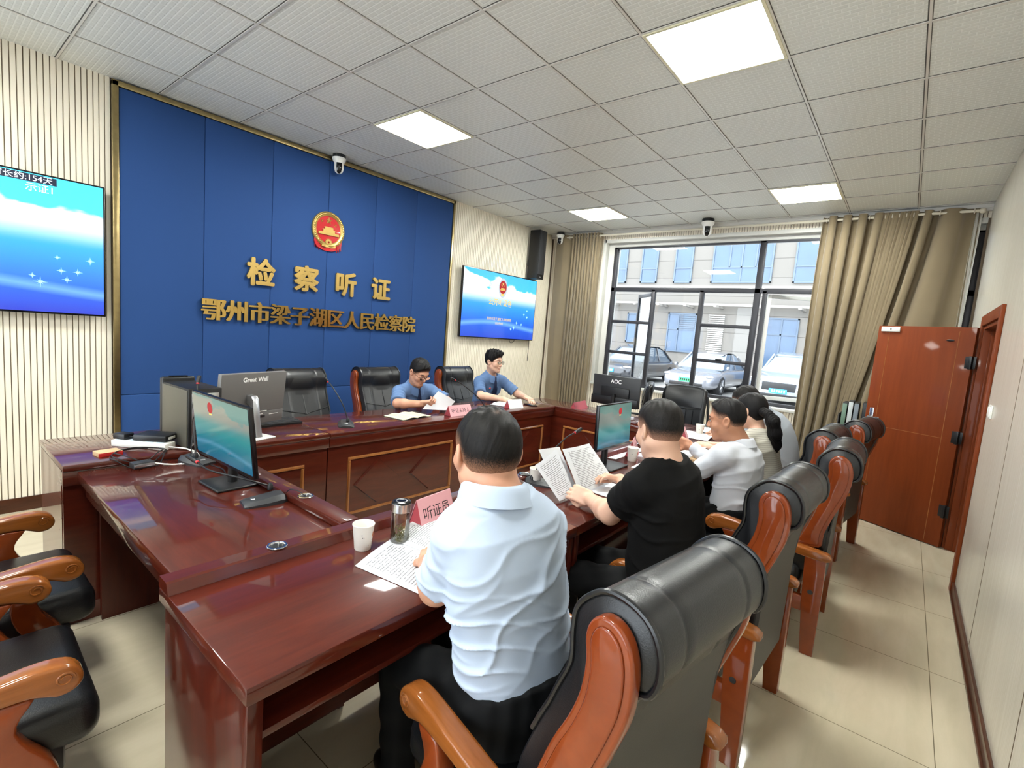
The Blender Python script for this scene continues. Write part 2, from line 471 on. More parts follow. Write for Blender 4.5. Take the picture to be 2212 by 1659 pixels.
def bez(p0, p1, p2, p3, n):
    p0, p1, p2, p3 = map(Vector, (p0, p1, p2, p3))
    return [((1 - t) ** 3) * p0 + 3 * t * (1 - t) ** 2 * p1 + 3 * t * t * (1 - t) * p2 + t ** 3 * p3 for t in (i / n for i in range(n + 1))]
def smooth_path(pts, sub=6):
    """Catmull-Rom through the points"""
    P = [Vector(p) for p in pts]; out = []
    for i in range(len(P) - 1):
        a = P[max(i - 1, 0)]; b = P[i]; c = P[i + 1]; d = P[min(i + 2, len(P) - 1)]
        for k in range(sub):
            t = k / sub
            out.append(0.5 * ((2 * b) + (c - a) * t + (2 * a - 5 * b + 4 * c - d) * t * t + (3 * b - a - 3 * c + d) * t ** 3))
    out.append(P[-1]); return out

# ------------------------------------------------------------------ room shell
FX0, FX1, FY0, FY1 = XL, XW, YR, YB
struct(MB().box(FX0 - .2, XW + .35, YR - 1.6, YB + .2, -0.12, 0).build('floor', 'floor', smooth=0))

# ceiling of 0.6 m metal tiles in a bar grid
struct(MB().box(XL - .2, XW + .35, YR - .2, YB + .2, CEIL, CEIL + .1).build('ceiling', 'ceiling', smooth=0))
gx = [0.6 * i for i in range(-8, 9) if XL < 0.6 * i < XW]
gy = [0.6 * j for j in range(-4, 5) if YR < 0.6 * j < YB]
g1, g2 = MB(), MB()
for x in gx:
    g1.box(x - .006, x + .006, YR, YB, CEIL - .006, CEIL + .001); g2.box(x - .012, x - .006, YR, YB, CEIL - .0012, CEIL + .001); g2.box(x + .006, x + .0095, YR, YB, CEIL - .0012, CEIL + .001)
for y in gy:
    g1.box(XL, XW, y - .006, y + .006, CEIL - .0055, CEIL + .001); g2.box(XL, XW, y + .006, y + .012, CEIL - .001, CEIL + .001); g2.box(XL, XW, y - .0095, y - .006, CEIL - .001, CEIL + .001)
grid = struct(g1.build('trim_1', 'ceil_grid', smooth=0)); grid.name = 'trim_1'
struct(g2.build('trim_2', 'ceil_gap', smooth=0))
co = MB()
co.box(XW - .05, XW, YR, YB, CEIL - .035, CEIL); co.box(XW - .03, XW, YR, YB, CEIL - .06, CEIL - .035)
struct(co.build('trim_3', 'ceil_grid', smooth=0))

def slats(a0, a1, z0, z1, face, axis, pitch=0.033, wd=0.0292, dp=0.009, sgn=1):
    """upright slats between a0 and a1; face = coordinate of their front, sgn = side the wall lies on"""
    b = MB(); n = int(round((a1 - a0) / pitch))
    for i in range(n):
        u = a0 + i * pitch
        p = [(u, face + sgn * dp), (u + .002, face), (u + wd - .002, face), (u + wd, face + sgn * dp)]
        if axis == 'x': secs = [[(q[0], q[1], z) for q in p] for z in (z0, z1)]
        else: secs = [[(q[1], q[0], z) for q in p] for z in (z0, z1)]
        b.loft(secs, closed=True, caps=True)
    return b
wb = struct(MB().box(XL - .2, XW + .35, YB + .008, YB + .2, 0, CEIL).build('wall_back', 'slat_groove', smooth=0))
slats(XL, -0.905, 0.10, CEIL, YB, 'x').build('slat_cladding', 'slat', wb, smooth=0)
slats(2.64, XW, 0.10, CEIL, YB, 'x').build('slat_cladding', 'slat', wb, smooth=0)
bb = MB(); bb.rbox(XL, -0.905, YB - .012, YB + .01, 0, 0.10, .003); bb.rbox(2.64, XW, YB - .012, YB + .01, 0, 0.10, .003)
struct(bb.build('baseboard_back', 'skirt'))

# royal blue padded panel wall with a brass edge
bw = thing('feature_panel', 'royal blue padded panel wall in a brushed brass edge behind the head table', 'wall panel', (0.87, YB, 0.1))
xs = [-0.862, -0.279, 0.293, 0.865, 1.437, 2.009, 2.602]
for i in range(6):
    for z0, z1 in ((0.1, 0.823), (0.823, 3.150)):
        MB().rbox(xs[i] + .0008, xs[i + 1] - .0008, YB - .03, YB, z0 + .0008, z1 - .0008, .007, 3).build('panel', 'blue_pad', bw, world=True)
for a in ((-0.902, -0.862), (2.602, 2.636)):
    MB().rbox(a[0], a[1], YB - .04, YB + .005, 0.0, 3.185, .003).build('brass_edge', 'brass_trim', bw, world=True)
MB().rbox(-0.902, 2.636, YB - .04, YB + .005, 3.150, 3.19, .003).build('brass_edge', 'brass_trim', bw, world=True)
struct(MB().rbox(-0.862, 2.602, YB - .012, YB + .008, 0, .0995, .003).build('baseboard_back', 'skirt'))

# door wall (right)
DX0, DX1, DH = 2.72, 3.72, 1.93
wr = MB()
for a in ((XL - .2, DX0), (DX1, XW + .35)): wr.box(a[0], a[1], YR - .12, YR, 0, CEIL)
wr.box(DX0, DX1, YR - .12, YR, DH, CEIL)
wall_r = struct(wr.build('wall_right', 'pvc', smooth=0))
sm = MB()
for x in (-3.2, -2.0, -0.8, 0.42, 1.63): sm.box(x, x + .004, YR, YR + .0015, .1, CEIL)
sm.build('panel_joint', 'slat_groove', wall_r, smooth=0)
b = MB()
b.rbox(XL, DX0 - .085, YR, YR + .014, 0, .085, .003)
b.rbox(DX1 + .085, XW, YR, YR + .014, 0, .085, .003)
b.rbox(XL, DX0 - .085, YR, YR + .024, 0, .02, .006)
struct(b.build('baseboard_right', 'skirt'))
# passage behind the door wall
co = MB()
co.box(DX0 - 1.2, DX1 + 1.2, YR - 1.7, YR - 1.6, 0, 2.8); co.box(DX0 - 1.3, DX0 - 1.2, YR - 1.7, YR - .12, 0, 2.8); co.box(DX1 + 1.2, DX1 + 1.3, YR - 1.7, YR - .12, 0, 2.8); co.box(DX0 - 1.3, DX1 + 1.3, YR - 1.7, YR - .12, 2.8, 2.9)
struct(co.build('wall_passage', 'pvc', smooth=0))

door = thing('door_1', 'open red wood door with black hinges in the right wall', 'door', ((DX0 + DX1) / 2, YR, 0)); struct(door)
fr = MB()
cw = .085
for x0, x1 in ((DX0 - cw, DX0), (DX1, DX1 + cw)): fr.rbox(x0, x1, YR, YR + .022, 0, DH + cw, .004)
fr.rbox(DX0, DX1, YR, YR + .022, DH, DH + cw, .004)
for x0, x1 in ((DX0, DX0 + .03), (DX1 - .03, DX1)): fr.rbox(x0, x1, YR - .125, YR + .004, 0, DH, .002)
fr.rbox(DX0 + .03, DX1 - .03, YR - .125, YR + .004, DH - .03, DH, .002)
for x0, x1 in ((DX0 + .03, DX0 + .045), (DX1 - .045, DX1 - .03)): fr.rbox(x0, x1, YR - .075, YR - .045, 0, DH - .03, .002)
fr.build('door_frame', 'door_wood', door, world=True)
HX, HY = DX1 - .03, YR + .035                     # hinge line; the leaf swings far into the room
la = math.atan2(0.63, 0.33)
LT = Tm((HX, HY, 0), la)                          # leaf: local x along its width
LW, LTK = 0.76, 0.042
lf = MB().rbox(0, LW, -LTK / 2, LTK / 2, .008, 1.915, .004, T=LT)
leaf = lf.build('door_leaf', 'door_wood', door, world=True)
gr = MB()
for s_ in (-1, 1):
    y = s_ * (LTK / 2 + .0004)
    for x in (.115, LW - .10): gr.box(x - .002, x + .002, y - .0006, y + .0006, .03, 1.88, LT)
    gr.box(.115, LW - .10, y - .0006, y + .0006, .95, .954, LT)
gr.build('leaf_groove', 'desk_mould', leaf, world=True)
for z in (.33, .98, 1.62):
    h = MB(); h.rbox(-.012, .012, .012, .055, z - .055, z + .055, .004, T=LT)
    h.rbox(-.03, .045, LTK / 2, LTK / 2 + .004, z - .05, z + .05, .001, T=LT)
    h.build('hinge', 'black', door, world=True)
cl = MB().rbox(LW - .19, LW - .03, LTK / 2, LTK / 2 + .012, 1.86, 1.905, .004, T=LT)
c_ = cl.build('closer_plate', 'white_plastic', door, world=True)
MB().lathe([(.006, 0), (.006, .003)], 12, T=LT @ Tm((LW - .115, LTK / 2 + .012, 1.883), 0, -PI / 2)).build('screw', 'black', c_, world=True)
MB().ball((0, 0, 0), (.03, .006, .009), T=LT @ Tm((.17, LTK / 2 + .004, 1.80))).build('peephole_cover', 'black', door, world=True)
lk = MB(); lk.rbox(LW - .075, LW - .035, -LTK / 2 - .006, LTK / 2 + .006, .90, 1.12, .006, T=LT)
lk.tube([(LW - .055, .03, 1.03), (LW - .055, .07, 1.03), (LW - .16, .075, 1.03)], .009, T=LT)
lk.build('door_handle', 'steel', door, world=True)

# wall behind the camera and the left side of the passage
wl_ = MB(); LWY0, LWY1, LWZ0, LWZ1 = -1.9, 2.5, .3, 2.9
wl_.box(XL - .2, XL, YR - .2, LWY0, 0, CEIL); wl_.box(XL - .2, XL, LWY1, YB + .2, 0, CEIL); wl_.box(XL - .2, XL, LWY0, LWY1, 0, LWZ0); wl_.box(XL - .2, XL, LWY0, LWY1, LWZ1, CEIL)
struct(wl_.build('wall_left', 'pvc', smooth=0))
w2 = thing('window_2', 'dark framed window in the wall behind the camera', 'window', (XL - .1, .3, LWZ0)); struct(w2)
for y in np.linspace(LWY0, LWY1, 5): MB().box(XL - .12, XL - .07, y - .03, y + .03, LWZ0, LWZ1).build('mullion', 'win_frame', w2, smooth=0, world=True)
for z in (LWZ0, LWZ1): MB().box(XL - .12, XL - .07, LWY0, LWY1, z - .03, z + .03).build('rail', 'win_frame', w2, smooth=0, world=True)
MB().box(XL - .1, XL - .095, LWY0, LWY1, LWZ0, LWZ1).build('pane', 'glass', w2, smooth=0, world=True)

# ------------------------------------------------------------------ window wall
WY0, WY1, WZ0, WZ1 = -2.36, 1.93, 0.88, 3.06
ww = MB()
ww.box(XW + .008, XW + .3, WY1, YB + .2, 0, CEIL); ww.box(XW + .008, XW + .3, WY0, WY1, 0, WZ0); ww.box(XW + .008, XW + .3, WY0, WY1, WZ1, CEIL); ww.box(XW + .008, XW + .3, YR - .2, WY0, 0, CEIL)
wf = struct(ww.build('wall_far', 'slat_groove', smooth=0))
slats(WY1 + .02, YB, .1, CEIL, XW, 'y').build('slat_cladding', 'slat', wf, smooth=0)
slats(YR, WY1 + .02, .1, WZ0 - .02, XW, 'y').build('slat_cladding', 'slat', wf, smooth=0)
slats(YR, WY1 + .02, WZ1 + .02, CEIL - .03, XW, 'y').build('slat_cladding', 'slat', wf, smooth=0)
struct(MB().rbox(XW - .012, XW + .01, YR, YB, 0, .1, .003).build('baseboard_far', 'skirt'))
cs = MB()
cs.rbox(XW - .012, XW + .09, WY1 - .03, WY1 + .02, WZ0, WZ1 + .02, .003); cs.rbox(XW - .012, XW + .09, WY0, WY1, WZ1 - .03, WZ1 + .02, .003)
cs.rbox(XW + .09, XW + .3, WY1 - .12, WY1 + .02, WZ0, WZ1 + .02, .002); cs.rbox(XW + .09, XW + .3, WY0, WY1 - .12, WZ1 - .08, WZ1 + .02, .002)
struct(cs.build('trim_4', 'jamb'))
struct(MB().rbox(XW - .035, XW + .3, WY0, WY1 + .02, WZ0 - .03, WZ0 + .005, .006).build('trim_5', 'jamb'))

win = thing('window_1', 'long dark framed window above the sill with open casements', 'window', (5.05, -.2, WZ0)); struct(win)
WX0, WX1 = 5.03, 5.09
ytop, zt, zb, zh = 1.81, 2.345, .925, 2.98
MB().rbox(WX0, WX1, ytop - .055, ytop, zb - .05, zh + .03, .003).build('frame_post', 'win_frame', win, world=True)
MB().rbox(WX0, WX1, WY0, ytop, zh - .025, zh + .03, .003).build('head_rail', 'win_frame', win, world=True)
MB().rbox(WX0, WX1, WY0, ytop, zb - .05, zb + .005, .003).build('bottom_rail', 'win_frame', win, world=True)
MB().rbox(WX0, WX1, WY0, ytop, zt - .03, zt + .03, .003).build('transom', 'win_frame', win, world=True)
for y, wd, hi in ((1.115, .055, zt), (.41, .055, zt), (-.295, .07, zh), (-.385, .05, zt), (-1.10, .055, zt), (-1.70, .06, zh), (-2.335, .06, zh)):
    MB().rbox(WX0, WX1, y - wd / 2, y + wd / 2, zb, hi, .003).build('mullion', 'win_frame', win, world=True)
for z, y0, y1 in ((1.855, 1.115, ytop), (1.385, 1.115, ytop), (1.87, -.295, .41), (1.385, -.295, .41)):
    MB().rbox(WX0 + .002, WX1 - .002, y0, y1, z - .022, z + .022, .003).build('glazing_bar', 'win_frame', win, world=True)
sashf = MB(); y0, y1, z0, z1 = -.255, .385, 1.41, 1.85
MB().rbox(WX0 - .012, WX0 + .01, .04, .12, 1.395, 1.425, .004).build('latch', 'black', win, world=True)
panes = [(1.12, ytop - .05, zb, zt - .02), (.43, 1.09, zb, zt - .02), (-.265, .385, zb, zt - .02), (-1.08, -.41, zb, zt - .02), (-1.68, -1.12, zb, zt - .02), (-2.31, -1.73, zb, zt - .02),
         (-.265, ytop - .05, zt + .02, zh), (-1.68, -.33, zt + .02, zh), (-2.31, -1.73, zt + .02, zh)]
for a in panes:
    if a[0] in (-1.08,): continue
    MB().box(5.062, 5.067, a[0], a[1], a[2], a[3]).build('pane', 'glass', win, smooth=0, world=True)
def casement(yh, wdt, z0, z1, ang, mat):
    """a sash hung at yh, swung outwards by ang"""
    T = Tm((WX1 + .01, yh, 0), ang)
    c = MB()
    for a, b_ in ((0, .045), (wdt - .045, wdt)): c.rbox(-.018, .018, a, b_, z0, z1, .003, T=T)
    for a, b_ in ((z0, z0 + .05), (z1 - .05, z1)): c.rbox(-.018, .018, .045, wdt - .045, a, b_, .003, T=T)
    o = c.build('casement', mat, win, world=True)
    MB().box(-.003, .003, .045, wdt - .045, z0 + .05, z1 - .05, T).build('casement_pane', 'glass', o, smooth=0, world=True)
casement(-.41, .64, .95, 2.31, -PI + .55, 'jamb')
casement(1.11, .60, .95, 2.31, -.75, 'win_frame')

# rod, curtains
rod = MB(); rx, rz_ = 4.80, 3.125
rod.tube([(rx, -2.30, rz_), (rx, 2.74, rz_)], .014, 12)
rd = tag(rod.build('curtain_rod', 'rod'), 'ivory curtain rod under the ceiling along the window', 'curtain rod'); origin(rd, (rx, .2, rz_))
for y in (-2.30, 2.74):
    MB().ball((0, 0, 0), .028, T=Tm((0, y - .2, 0))).build('finial', 'rod', rd)
for y in (-2.27, -.62, .86, 1.78, 2.70):
    MB().rbox(-.008, .12, y - .2 - .008, y - .2 + .008, -.008, .008, .002).build('rod_bracket', 'rod', rd)

def curtain(name, label, ctrl, z0, z1, amp, npl, nz=40, th=.006, x0=rx, mat='curtain', sw=None):
    """ctrl: list of (s, y at the rod, y at the hem); the folds are spread evenly in s; amp(s,t) fold depth, npl folds over s 0..1"""
    ss = [c[0] for c in ctrl]
    def fn(u, v):
        yt = float(np.interp(u, ss, [c[1] for c in ctrl])); yb = float(np.interp(u, ss, [c[2] for c in ctrl]))
        t = v ** (sw or 1.0)
        y = yt + (yb - yt) * t
        ph = npl(u) * 2 * PI
        a = amp(u, v)
        return (x0 + a * math.sin(ph) - .002 * math.sin(3 * ph + 9 * v), y + .35 * a * math.sin(2 * ph) + .006 * math.sin(7 * v + 5 * u), z1 + (z0 - z1) * v)
    nu = int(max(npl(1.0), 4) * 14)
    m = MB().sheet(fn, nu, nz, th)
    o = tag(m.build(name, mat, smooth=60), label, 'curtain'); return o
c1 = curtain('curtain', 'beige curtain hanging in tight folds left of the window', [(0, 1.935, 1.965), (.8, 2.42, 2.43), (.88, 2.52, 2.52), (1, 2.76, 2.74)], .03, 3.165,
             lambda u, v: (.055 if u < .8 else .022) * (1 - .15 * v), lambda u: 9 * min(u, .8) / .8 + max(u - .8, 0) * 6)
c2 = curtain('curtain', 'beige curtain of wide soft folds at the right edge of the window panes', [(0, -.955, -.93), (1, -1.53, -1.28)], .03, 3.165,
             lambda u, v: .05 * (1 - .2 * v), lambda u: 4.2 * u, sw=1.1)
c3 = curtain('curtain', 'beige curtain gathered in narrow slanting folds beside the wide one, behind the door', [(0, -1.50, -1.22), (.62, -1.80, -1.34), (.80, -1.97, -1.55), (1, -2.28, -2.24)], .03, 3.165,
             lambda u, v: .048 * (1 - .15 * v), lambda u: 10 * min(u, .62) / .62 + (min(u, .8) - .62) * 8 * (u > .62) + max(u - .8, 0) * 4.5, x0=rx + .03, sw=1.1)
for c, y in ((c1, 2.3), (c2, -1.2), (c3, -1.8)): origin(c, (rx, y, .03))
for c, ys in ((c1, [1.95 + .04 * k for k in range(12)] + [2.5, 2.66]), (c2, [-.99, -1.09, -1.19, -1.29, -1.39, -1.47]), (c3, [-1.53 - .03 * k for k in range(10)] + [-1.98, -2.1, -2.24])):
    for y in ys[::2]:
        r = MB(); r.tube([(rx + .024 * math.cos(a), y, rz_ + .024 * math.sin(a)) for a in [k * PI / 8 for k in range(17)]], .005, 6, caps=False)
        r.build('eyelet', 'rod', c, world=True)
sh = curtain('sheer_curtain', 'narrow white sheer strip at the far right end of the curtain rod', [(0, -2.262, -2.25), (1, -2.298, -2.295)], .03, 3.12, lambda u, v: .01, lambda u: 2 * u, x0=rx + .06, th=.003, mat='sheer')
origin(sh, (rx + .05, -2.3, .03))

# ------------------------------------------------------------------ outside: forecourt, facing block, parked cars
M['tarmac'] = plain('pale_concrete_paving', '8f8e8b', 0.8, nscale=0.8, namt=0.08)
k = NT('facade_stone_tiles')
br = k.n('ShaderNodeTexBrick', offset=0.0)
br.inputs['Scale'].default_value = 1.0; br.inputs['Mortar Size'].default_value = .012; br.inputs['Brick Width'].default_value = 0.8; br.inputs['Row Height'].default_value = .52
br.inputs['Color1'].default_value = lin('7a7671'); br.inputs['Color2'].default_value = lin('76726c'); br.inputs['Mortar'].default_value = lin('4f4b47')
k.l(k.coords(rot=(PI / 2, 0, PI / 2), loc=(.1, .3, 0)), br.inputs['Vector']); k.set(base=br.outputs['Color'], rough=.7)
M['facade'] = k.m
M['f_glass'] = plain('facade_glass_blue', '425b78', .2, spec=.8, nscale=.7, namt=.15)
M['f_frame'] = plain('facade_frame', '5d6d80', .4)
M['louver'] = plain('white_louver', 'dcdcd8', .5)
M['canopy'] = plain('canopy_steel', '9b9690', .4)
G0 = -.05
struct(MB().box(XW + .3, 60, -40, 60, G0 - .2, G0).build('ground', 'tarmac', smooth=0))
b = MB(); b.box(XW + .3, XW + 2.2, -20, 30, G0, G0 + .02)
struct(b.build('pavement', 'jamb', smooth=0))
bl = thing('building', 'pale stone tiled block with blue glass windows across the car park', 'building', (21, 4, G0))
MB().box(21, 30, -25, 40, G0, 9.5).build('wall', 'facade', bl, smooth=0, world=True)
MB().box(20.92, 21, -25, 40, 4.2, 4.30).build('ledge', 'canopy', bl, smooth=0, world=True)
def fwin(y0, y1, z0, z1, bars=(), mats=('f_frame', 'f_glass')):
    m = MB(); t = .06
    m.box(20.93, 21.02, y0, y0 + t, z0, z1); m.box(20.93, 21.02, y1 - t, y1, z0, z1); m.box(20.93, 21.02, y0, y1, z0, z0 + t); m.box(20.93, 21.02, y0, y1, z1 - t, z1)
    for kind, a, c0, c1 in bars:
        if kind == 'h': m.box(20.935, 21.0, c0, c1, a - .03, a + .03)
        else: m.box(20.935, 21.0, a - .03, a + .03, c0, c1)
    o = m.build('window', mats[0], bl, smooth=0, world=True)
    MB().box(20.965, 20.99, y0 + .03, y1 - .03, z0 + .03, z1 - .03).build('pane', mats[1], o, smooth=0, world=True)
for y0, y1, wide in ((11.6, 12.4, 0), (9.6, 10.4, 0), (8.0, 8.84, 0), (6.33, 7.17, 0), (2.98, 5.45, 1), (1.3, 2.18, 0), (-.5, .4, 0), (-2.2, -1.3, 0), (-6, -3.6, 1)):
    br_ = [('h', 5.1, y0, y1)]
    if wide: br_ += [('v', y0 + .7 * (y1 - y0) , 5.1, 6.9), ('v', y0 + .5 * (y1 - y0), 4.43, 6.9), ('v', y0 + .27 * (y1 - y0), 5.1, 6.9)]
    fwin(y0, y1, 4.43, 6.9, br_)
fwin(5.85, 7.2, 1.22, 3.03, [('h', 2.28, 5.85, 7.2), ('v', 6.68, 1.22, 3.03)])
fwin(1.72, 2.98, .3, 2.99, [('v', 2.35, .3, 2.99), ('h', 2.3, 1.72, 2.98)])
fwin(8.2, 9.3, 1.5, 2.95, [('v', 8.8, 1.5, 2.95)])
fwin(-1.6, .2, .3, 2.99, [('v', -.6, .3, 2.99)])
def louver(y0, y1, z0, z1, mat):
    m = MB(); n = int((z1 - z0) / .085)
    for i in range(n):
        z = z0 + i * (z1 - z0) / n
        m.box(20.90, 20.99, y0, y1, z, z + .045)
    m.build('louver', mat, bl, smooth=0, world=True)
louver(4.64, 5.30, 1.42, 3.05, 'louver'); louver(5.90, 6.62, 2.34, 3.0, 'f_frame')
p = MB(); p.box(20.3, 20.42, -10, 20, 3.36, 3.44); p.box(20.75, 20.85, -10, 20, 3.42, 3.50)
for y in (11, 9.9, 8.5, 7.35, 6.1, 4.8, 3.0, 1.6, .2, -1.2): p.box(19.9, 21.0, y - .06, y + .06, 3.28, 3.38)
p.build('canopy_frame', 'canopy', bl, smooth=0, world=True)

def car_paint(name, c): return plain(name, c, .25, metal=.5, coat=1.0)
M['car_silver'] = car_paint('car_silver', '85878f'); M['car_black'] = car_paint('car_dark', '3c3d42'); M['car_white'] = car_paint('car_pale_blue', '9aa4b4')
M['car_glass'] = plain('car_glass', '5a6775', .06, spec=.9)
M['tyre'] = plain('tyre', '1c1c1e', .8); M['rim'] = plain('alloy_rim', '9a9ca0', .3, metal=.9)
M['plate_green'] = plain('plate_green', '3fd57c', .5); M['plate_blue'] = plain('plate_blue', '3f9fe0', .5)
M['headlamp'] = plain('headlamp', 'e8edf2', .1, spec=.9)
def car(label, loc, paint, plate, suv=False):
    """nose towards -x, length 4.8"""
    o = thing('car', label, 'car', loc, 0, 'cars parked outside')
    H = 1.62 if suv else 1.44; bh = 1.0 if suv else .86; hw = .92
    # body as sections across x (from the nose back): (x, half width, bottom z, top z)
    sec = [(0.0, .62, .30, .58), (.06, .74, .24, .66), (.25, .86, .20, .72 if not suv else .9), (.9, hw, .18, bh - .06 if not suv else bh), (1.5, hw, .18, bh), (3.4, hw, .18, bh + .02), (4.4, hw - .03, .22, bh + .02), (4.7, .82, .28, bh - .04), (4.8, .7, .36, bh - .14)]
    ring = []
    for x, w_, zb_, zt_ in sec:
        r = []
        for k in range(28):
            a = 2 * PI * k / 28; ca, sa = math.cos(a), math.sin(a)
            yy = w_ * math.copysign(abs(ca) ** .38, ca); zz = (zb_ + zt_) / 2 + (zt_ - zb_) / 2 * math.copysign(abs(sa) ** .45, sa)
            r.append((x, yy, zz))
        ring.append(r)
    MB().loft(ring).build('body', paint, o)
    # cabin
    cab = [(1.25, .78, bh - .03, bh), (2.05, .70, bh - .03, H - .06), (2.5, .66, bh - .03, H), (3.2, .66, bh - .03, H - .01), (3.7, .68, bh - .03, H - .12), (4.35 if not suv else 4.6, .74, bh - .03, bh + (.03 if not suv else .2))]
    def cabring(ins):
        rr = []
        for x, w_, zb_, zt_ in cab:
            wt = w_ - .10 * (zt_ > bh + .1)
            rr.append([(x, -w_ + ins, zb_), (x, -wt + ins, zt_ - .05 if zt_ > bh + .1 else zt_), (x, -wt * .75 + ins, zt_ - ins), (x, wt * .75 - ins, zt_ - ins), (x, wt - ins, zt_ - .05 if zt_ > bh + .1 else zt_), (x, w_ - ins, zb_)])
        return rr
    MB().loft(cabring(.0)).build('windscreen', 'car_glass', o, smooth=25)
    rf = MB().loft([[(x, -.56, z), (x, -.5, z + .025), (x, .5, z + .025), (x, .56, z), (x, .5, z - .02), (x, -.5, z - .02)] for x, z in ((1.98, H - .085), (2.45, H), (3.2, H - .005), (3.72, H - .12))])
    rf.build('roof', paint, o, smooth=25)
    for s_ in (-1, 1):
        for pts, r_ in (([(1.28, s_ * .77, bh), (2.05, s_ * .615, H - .07)], .03), ([(2.9, s_ * .76, bh), (2.9, s_ * .59, H - .04)], .03), ([(4.2, s_ * .74, bh + .03), (3.65, s_ * .59, H - .12)], .04)):
            MB().tube(pts, r_, 6).build('pillar', paint, o)
    for x in (.92, 3.75):
        for s_ in (-1, 1):
            T = Tm((x, s_ * (hw - .10), .33), 0, -s_ * PI / 2)
            wl = MB().lathe([(.22, -.1), (.31, -.1), (.335, -.06), (.335, .06), (.31, .1), (.22, .1)], 28, T, caps=False).build('wheel', 'tyre', o)
            rm = MB().lathe([(.23, .07), (.22, .085), (.04, .08), (.03, .1), (.001, .1)], 24, T, caps=False)
            rm.lathe([(.001, -.02), (.24, -.02), (.24, .06)], 24, T, caps=False)
            rm.build('rim', 'rim', wl)
            sp = MB()
            for k_ in range(5):
                a = k_ * 2 * PI / 5; sp.tube([(0, 0, .085), (.22 * math.cos(a), .22 * math.sin(a), .085)], .022, 6, T)
            sp.build('spoke', 'rim', wl)
    for s_ in (-1, 1):
        MB().ball((0, 0, 0), (.18, .16, .045 if not suv else .06), T=Tm((.2, s_ * .66, .64 if not suv else .82), -s_ * .5)).build('headlamp', 'headlamp', o)
        MB().rbox(1.35, 1.5, s_ * .86 - .1 * (s_ < 0), s_ * .86 + .1 * (s_ > 0), bh + .0, bh + .13, .03).build('wing_mirror', paint, o)
    MB().rbox(-.02, .1, -.55, .55, .28, .40, .02).build('lower_grille', 'black', o)
    if suv: MB().rbox(-.03, .1, -.45, .45, .50, .74, .02).build('grille', 'dark_grey', o)
    MB().rbox(-.035, .02, -.24, .24, .42, .56, .006).build('number_plate', plate, o)
    gl = MB()
    for k_ in range(6): gl.box(-.038, -.034, -.19 + .065 * k_, -.155 + .065 * k_, .455, .525)
    gl.build('plate_characters', 'ink' if plate == 'plate_green' else 'white_letter', o, smooth=0)
    return o
car('silver saloon with green number plate parked in the middle of the window view', (14.4, 3.75, G0), 'car_silver', 'plate_green')
car('dark saloon parked left of the silver car outside', (14.6, 6.75, G0), 'car_black', 'plate_blue')
car('pale blue white SUV with blue number plate parked right of the silver car', (14.2, .95, G0), 'car_white', 'plate_blue', True)
car('black saloon parked at the far left of the window view', (14.7, 9.6, G0), 'car_black', 'plate_blue')
lines = MB()
for y in (-.4, 2.35, 5.2, 8.1): lines.box(13.4, 19, y - .06, y + .06, G0 + .001, G0 + .004)
struct(lines.build('parking_line', 'white_plastic', smooth=0))

# ------------------------------------------------------------------ ceiling lamps
def lamp_panel(x, y, label):
    o = thing('ceiling_light', label, 'ceiling light', (x, y, CEIL), 0, 'square ceiling light panels')
    f = MB(); h = .296
    for a in ((-h, h, -h, -h + .016), (-h, h, h - .016, h), (-h, -h + .016, -h + .016, h - .016), (h - .016, h, -h + .016, h - .016)):
        f.box(a[0], a[1], a[2], a[3], -.012, -.0005)
    f.build('frame', 'lamp_frame', o, smooth=0)
    MB().box(-h + .016, h - .016, -h + .016, h - .016, -.009, -.003).build('diffuser', 'lamp', o, smooth=0)
lamp_panel(.9, 1.5, 'square white ceiling light above the blue wall')
lamp_panel(.9, -.9, 'largest square white ceiling light at the top of the picture')
lamp_panel(3.9, 1.5, 'small square ceiling light nearest the window corner camera')
lamp_panel(3.9, -.9, 'square ceiling light in front of the gathered right curtain')
lamp_panel(-2.1, 1.5, 'square ceiling light out of the picture above the left chairs')
lamp_panel(-2.1, -.9, 'square ceiling light out of the picture behind the camera')

# ------------------------------------------------------------------ dome cameras
def dome_cam(loc, rz, label, bracket=None):
    o = thing('security_camera', label, 'security camera', loc, rz, 'white dome security cameras')
    MB().lathe([(.001, 0), (.062, 0), (.064, -.008), (.064, -.03), (.06, -.034), (.001, -.034)], 28).build('mount_ring', 'black', o)
    MB().lathe([(.001, -.03), (.066, -.032), (.068, -.045), (.06, -.062), (.05, -.075), (.046, -.10), (.046, -.14), (.036, -.168), (.018, -.182), (.001, -.186)], 28).build('housing', 'white_plastic', o)
    e = MB()                                                     # black eye strip down the front of the ball
    def strip(u, v):
        a = (u - .5) * 1.15; t = v
        prof = [(.047, -.085), (.0475, -.11), (.0475, -.14), (.037, -.170), (.018, -.184)]
        i = min(int(t * 4), 3); f = t * 4 - i
        r = prof[i][0] * (1 - f) + prof[i + 1][0] * f; z = prof[i][1] * (1 - f) + prof[i + 1][1] * f
        return (r * 1.02 * math.sin(a), -r * 1.04 * math.cos(a), z)
    e.sheet(strip, 10, 12, .002).build('eye_window', 'black_gloss', o)
    ln = MB().lathe([(.001, .006), (.012, .005), (.015, 0), (.015, -.006), (.001, -.006)], 20, Tm((0, -.046, -.128), 0, PI / 2))
    ln.build('lens', 'dark_grey', o)
    return o
d0 = dome_cam((.905, 2.80, CEIL), -.5, 'white dome camera under the ceiling at the top of the blue wall')
d1 = dome_cam((4.62, .30, CEIL), -PI / 2 + .35, 'white dome camera under the ceiling above the middle of the window')
d2 = dome_cam((4.70, 2.62, CEIL - .02), -PI / 4 - .4, 'smaller white dome camera on an arm beside the corner loudspeaker')
d2.scale = (.95, .95, .95); d1.scale = (1.18, 1.18, 1.18)
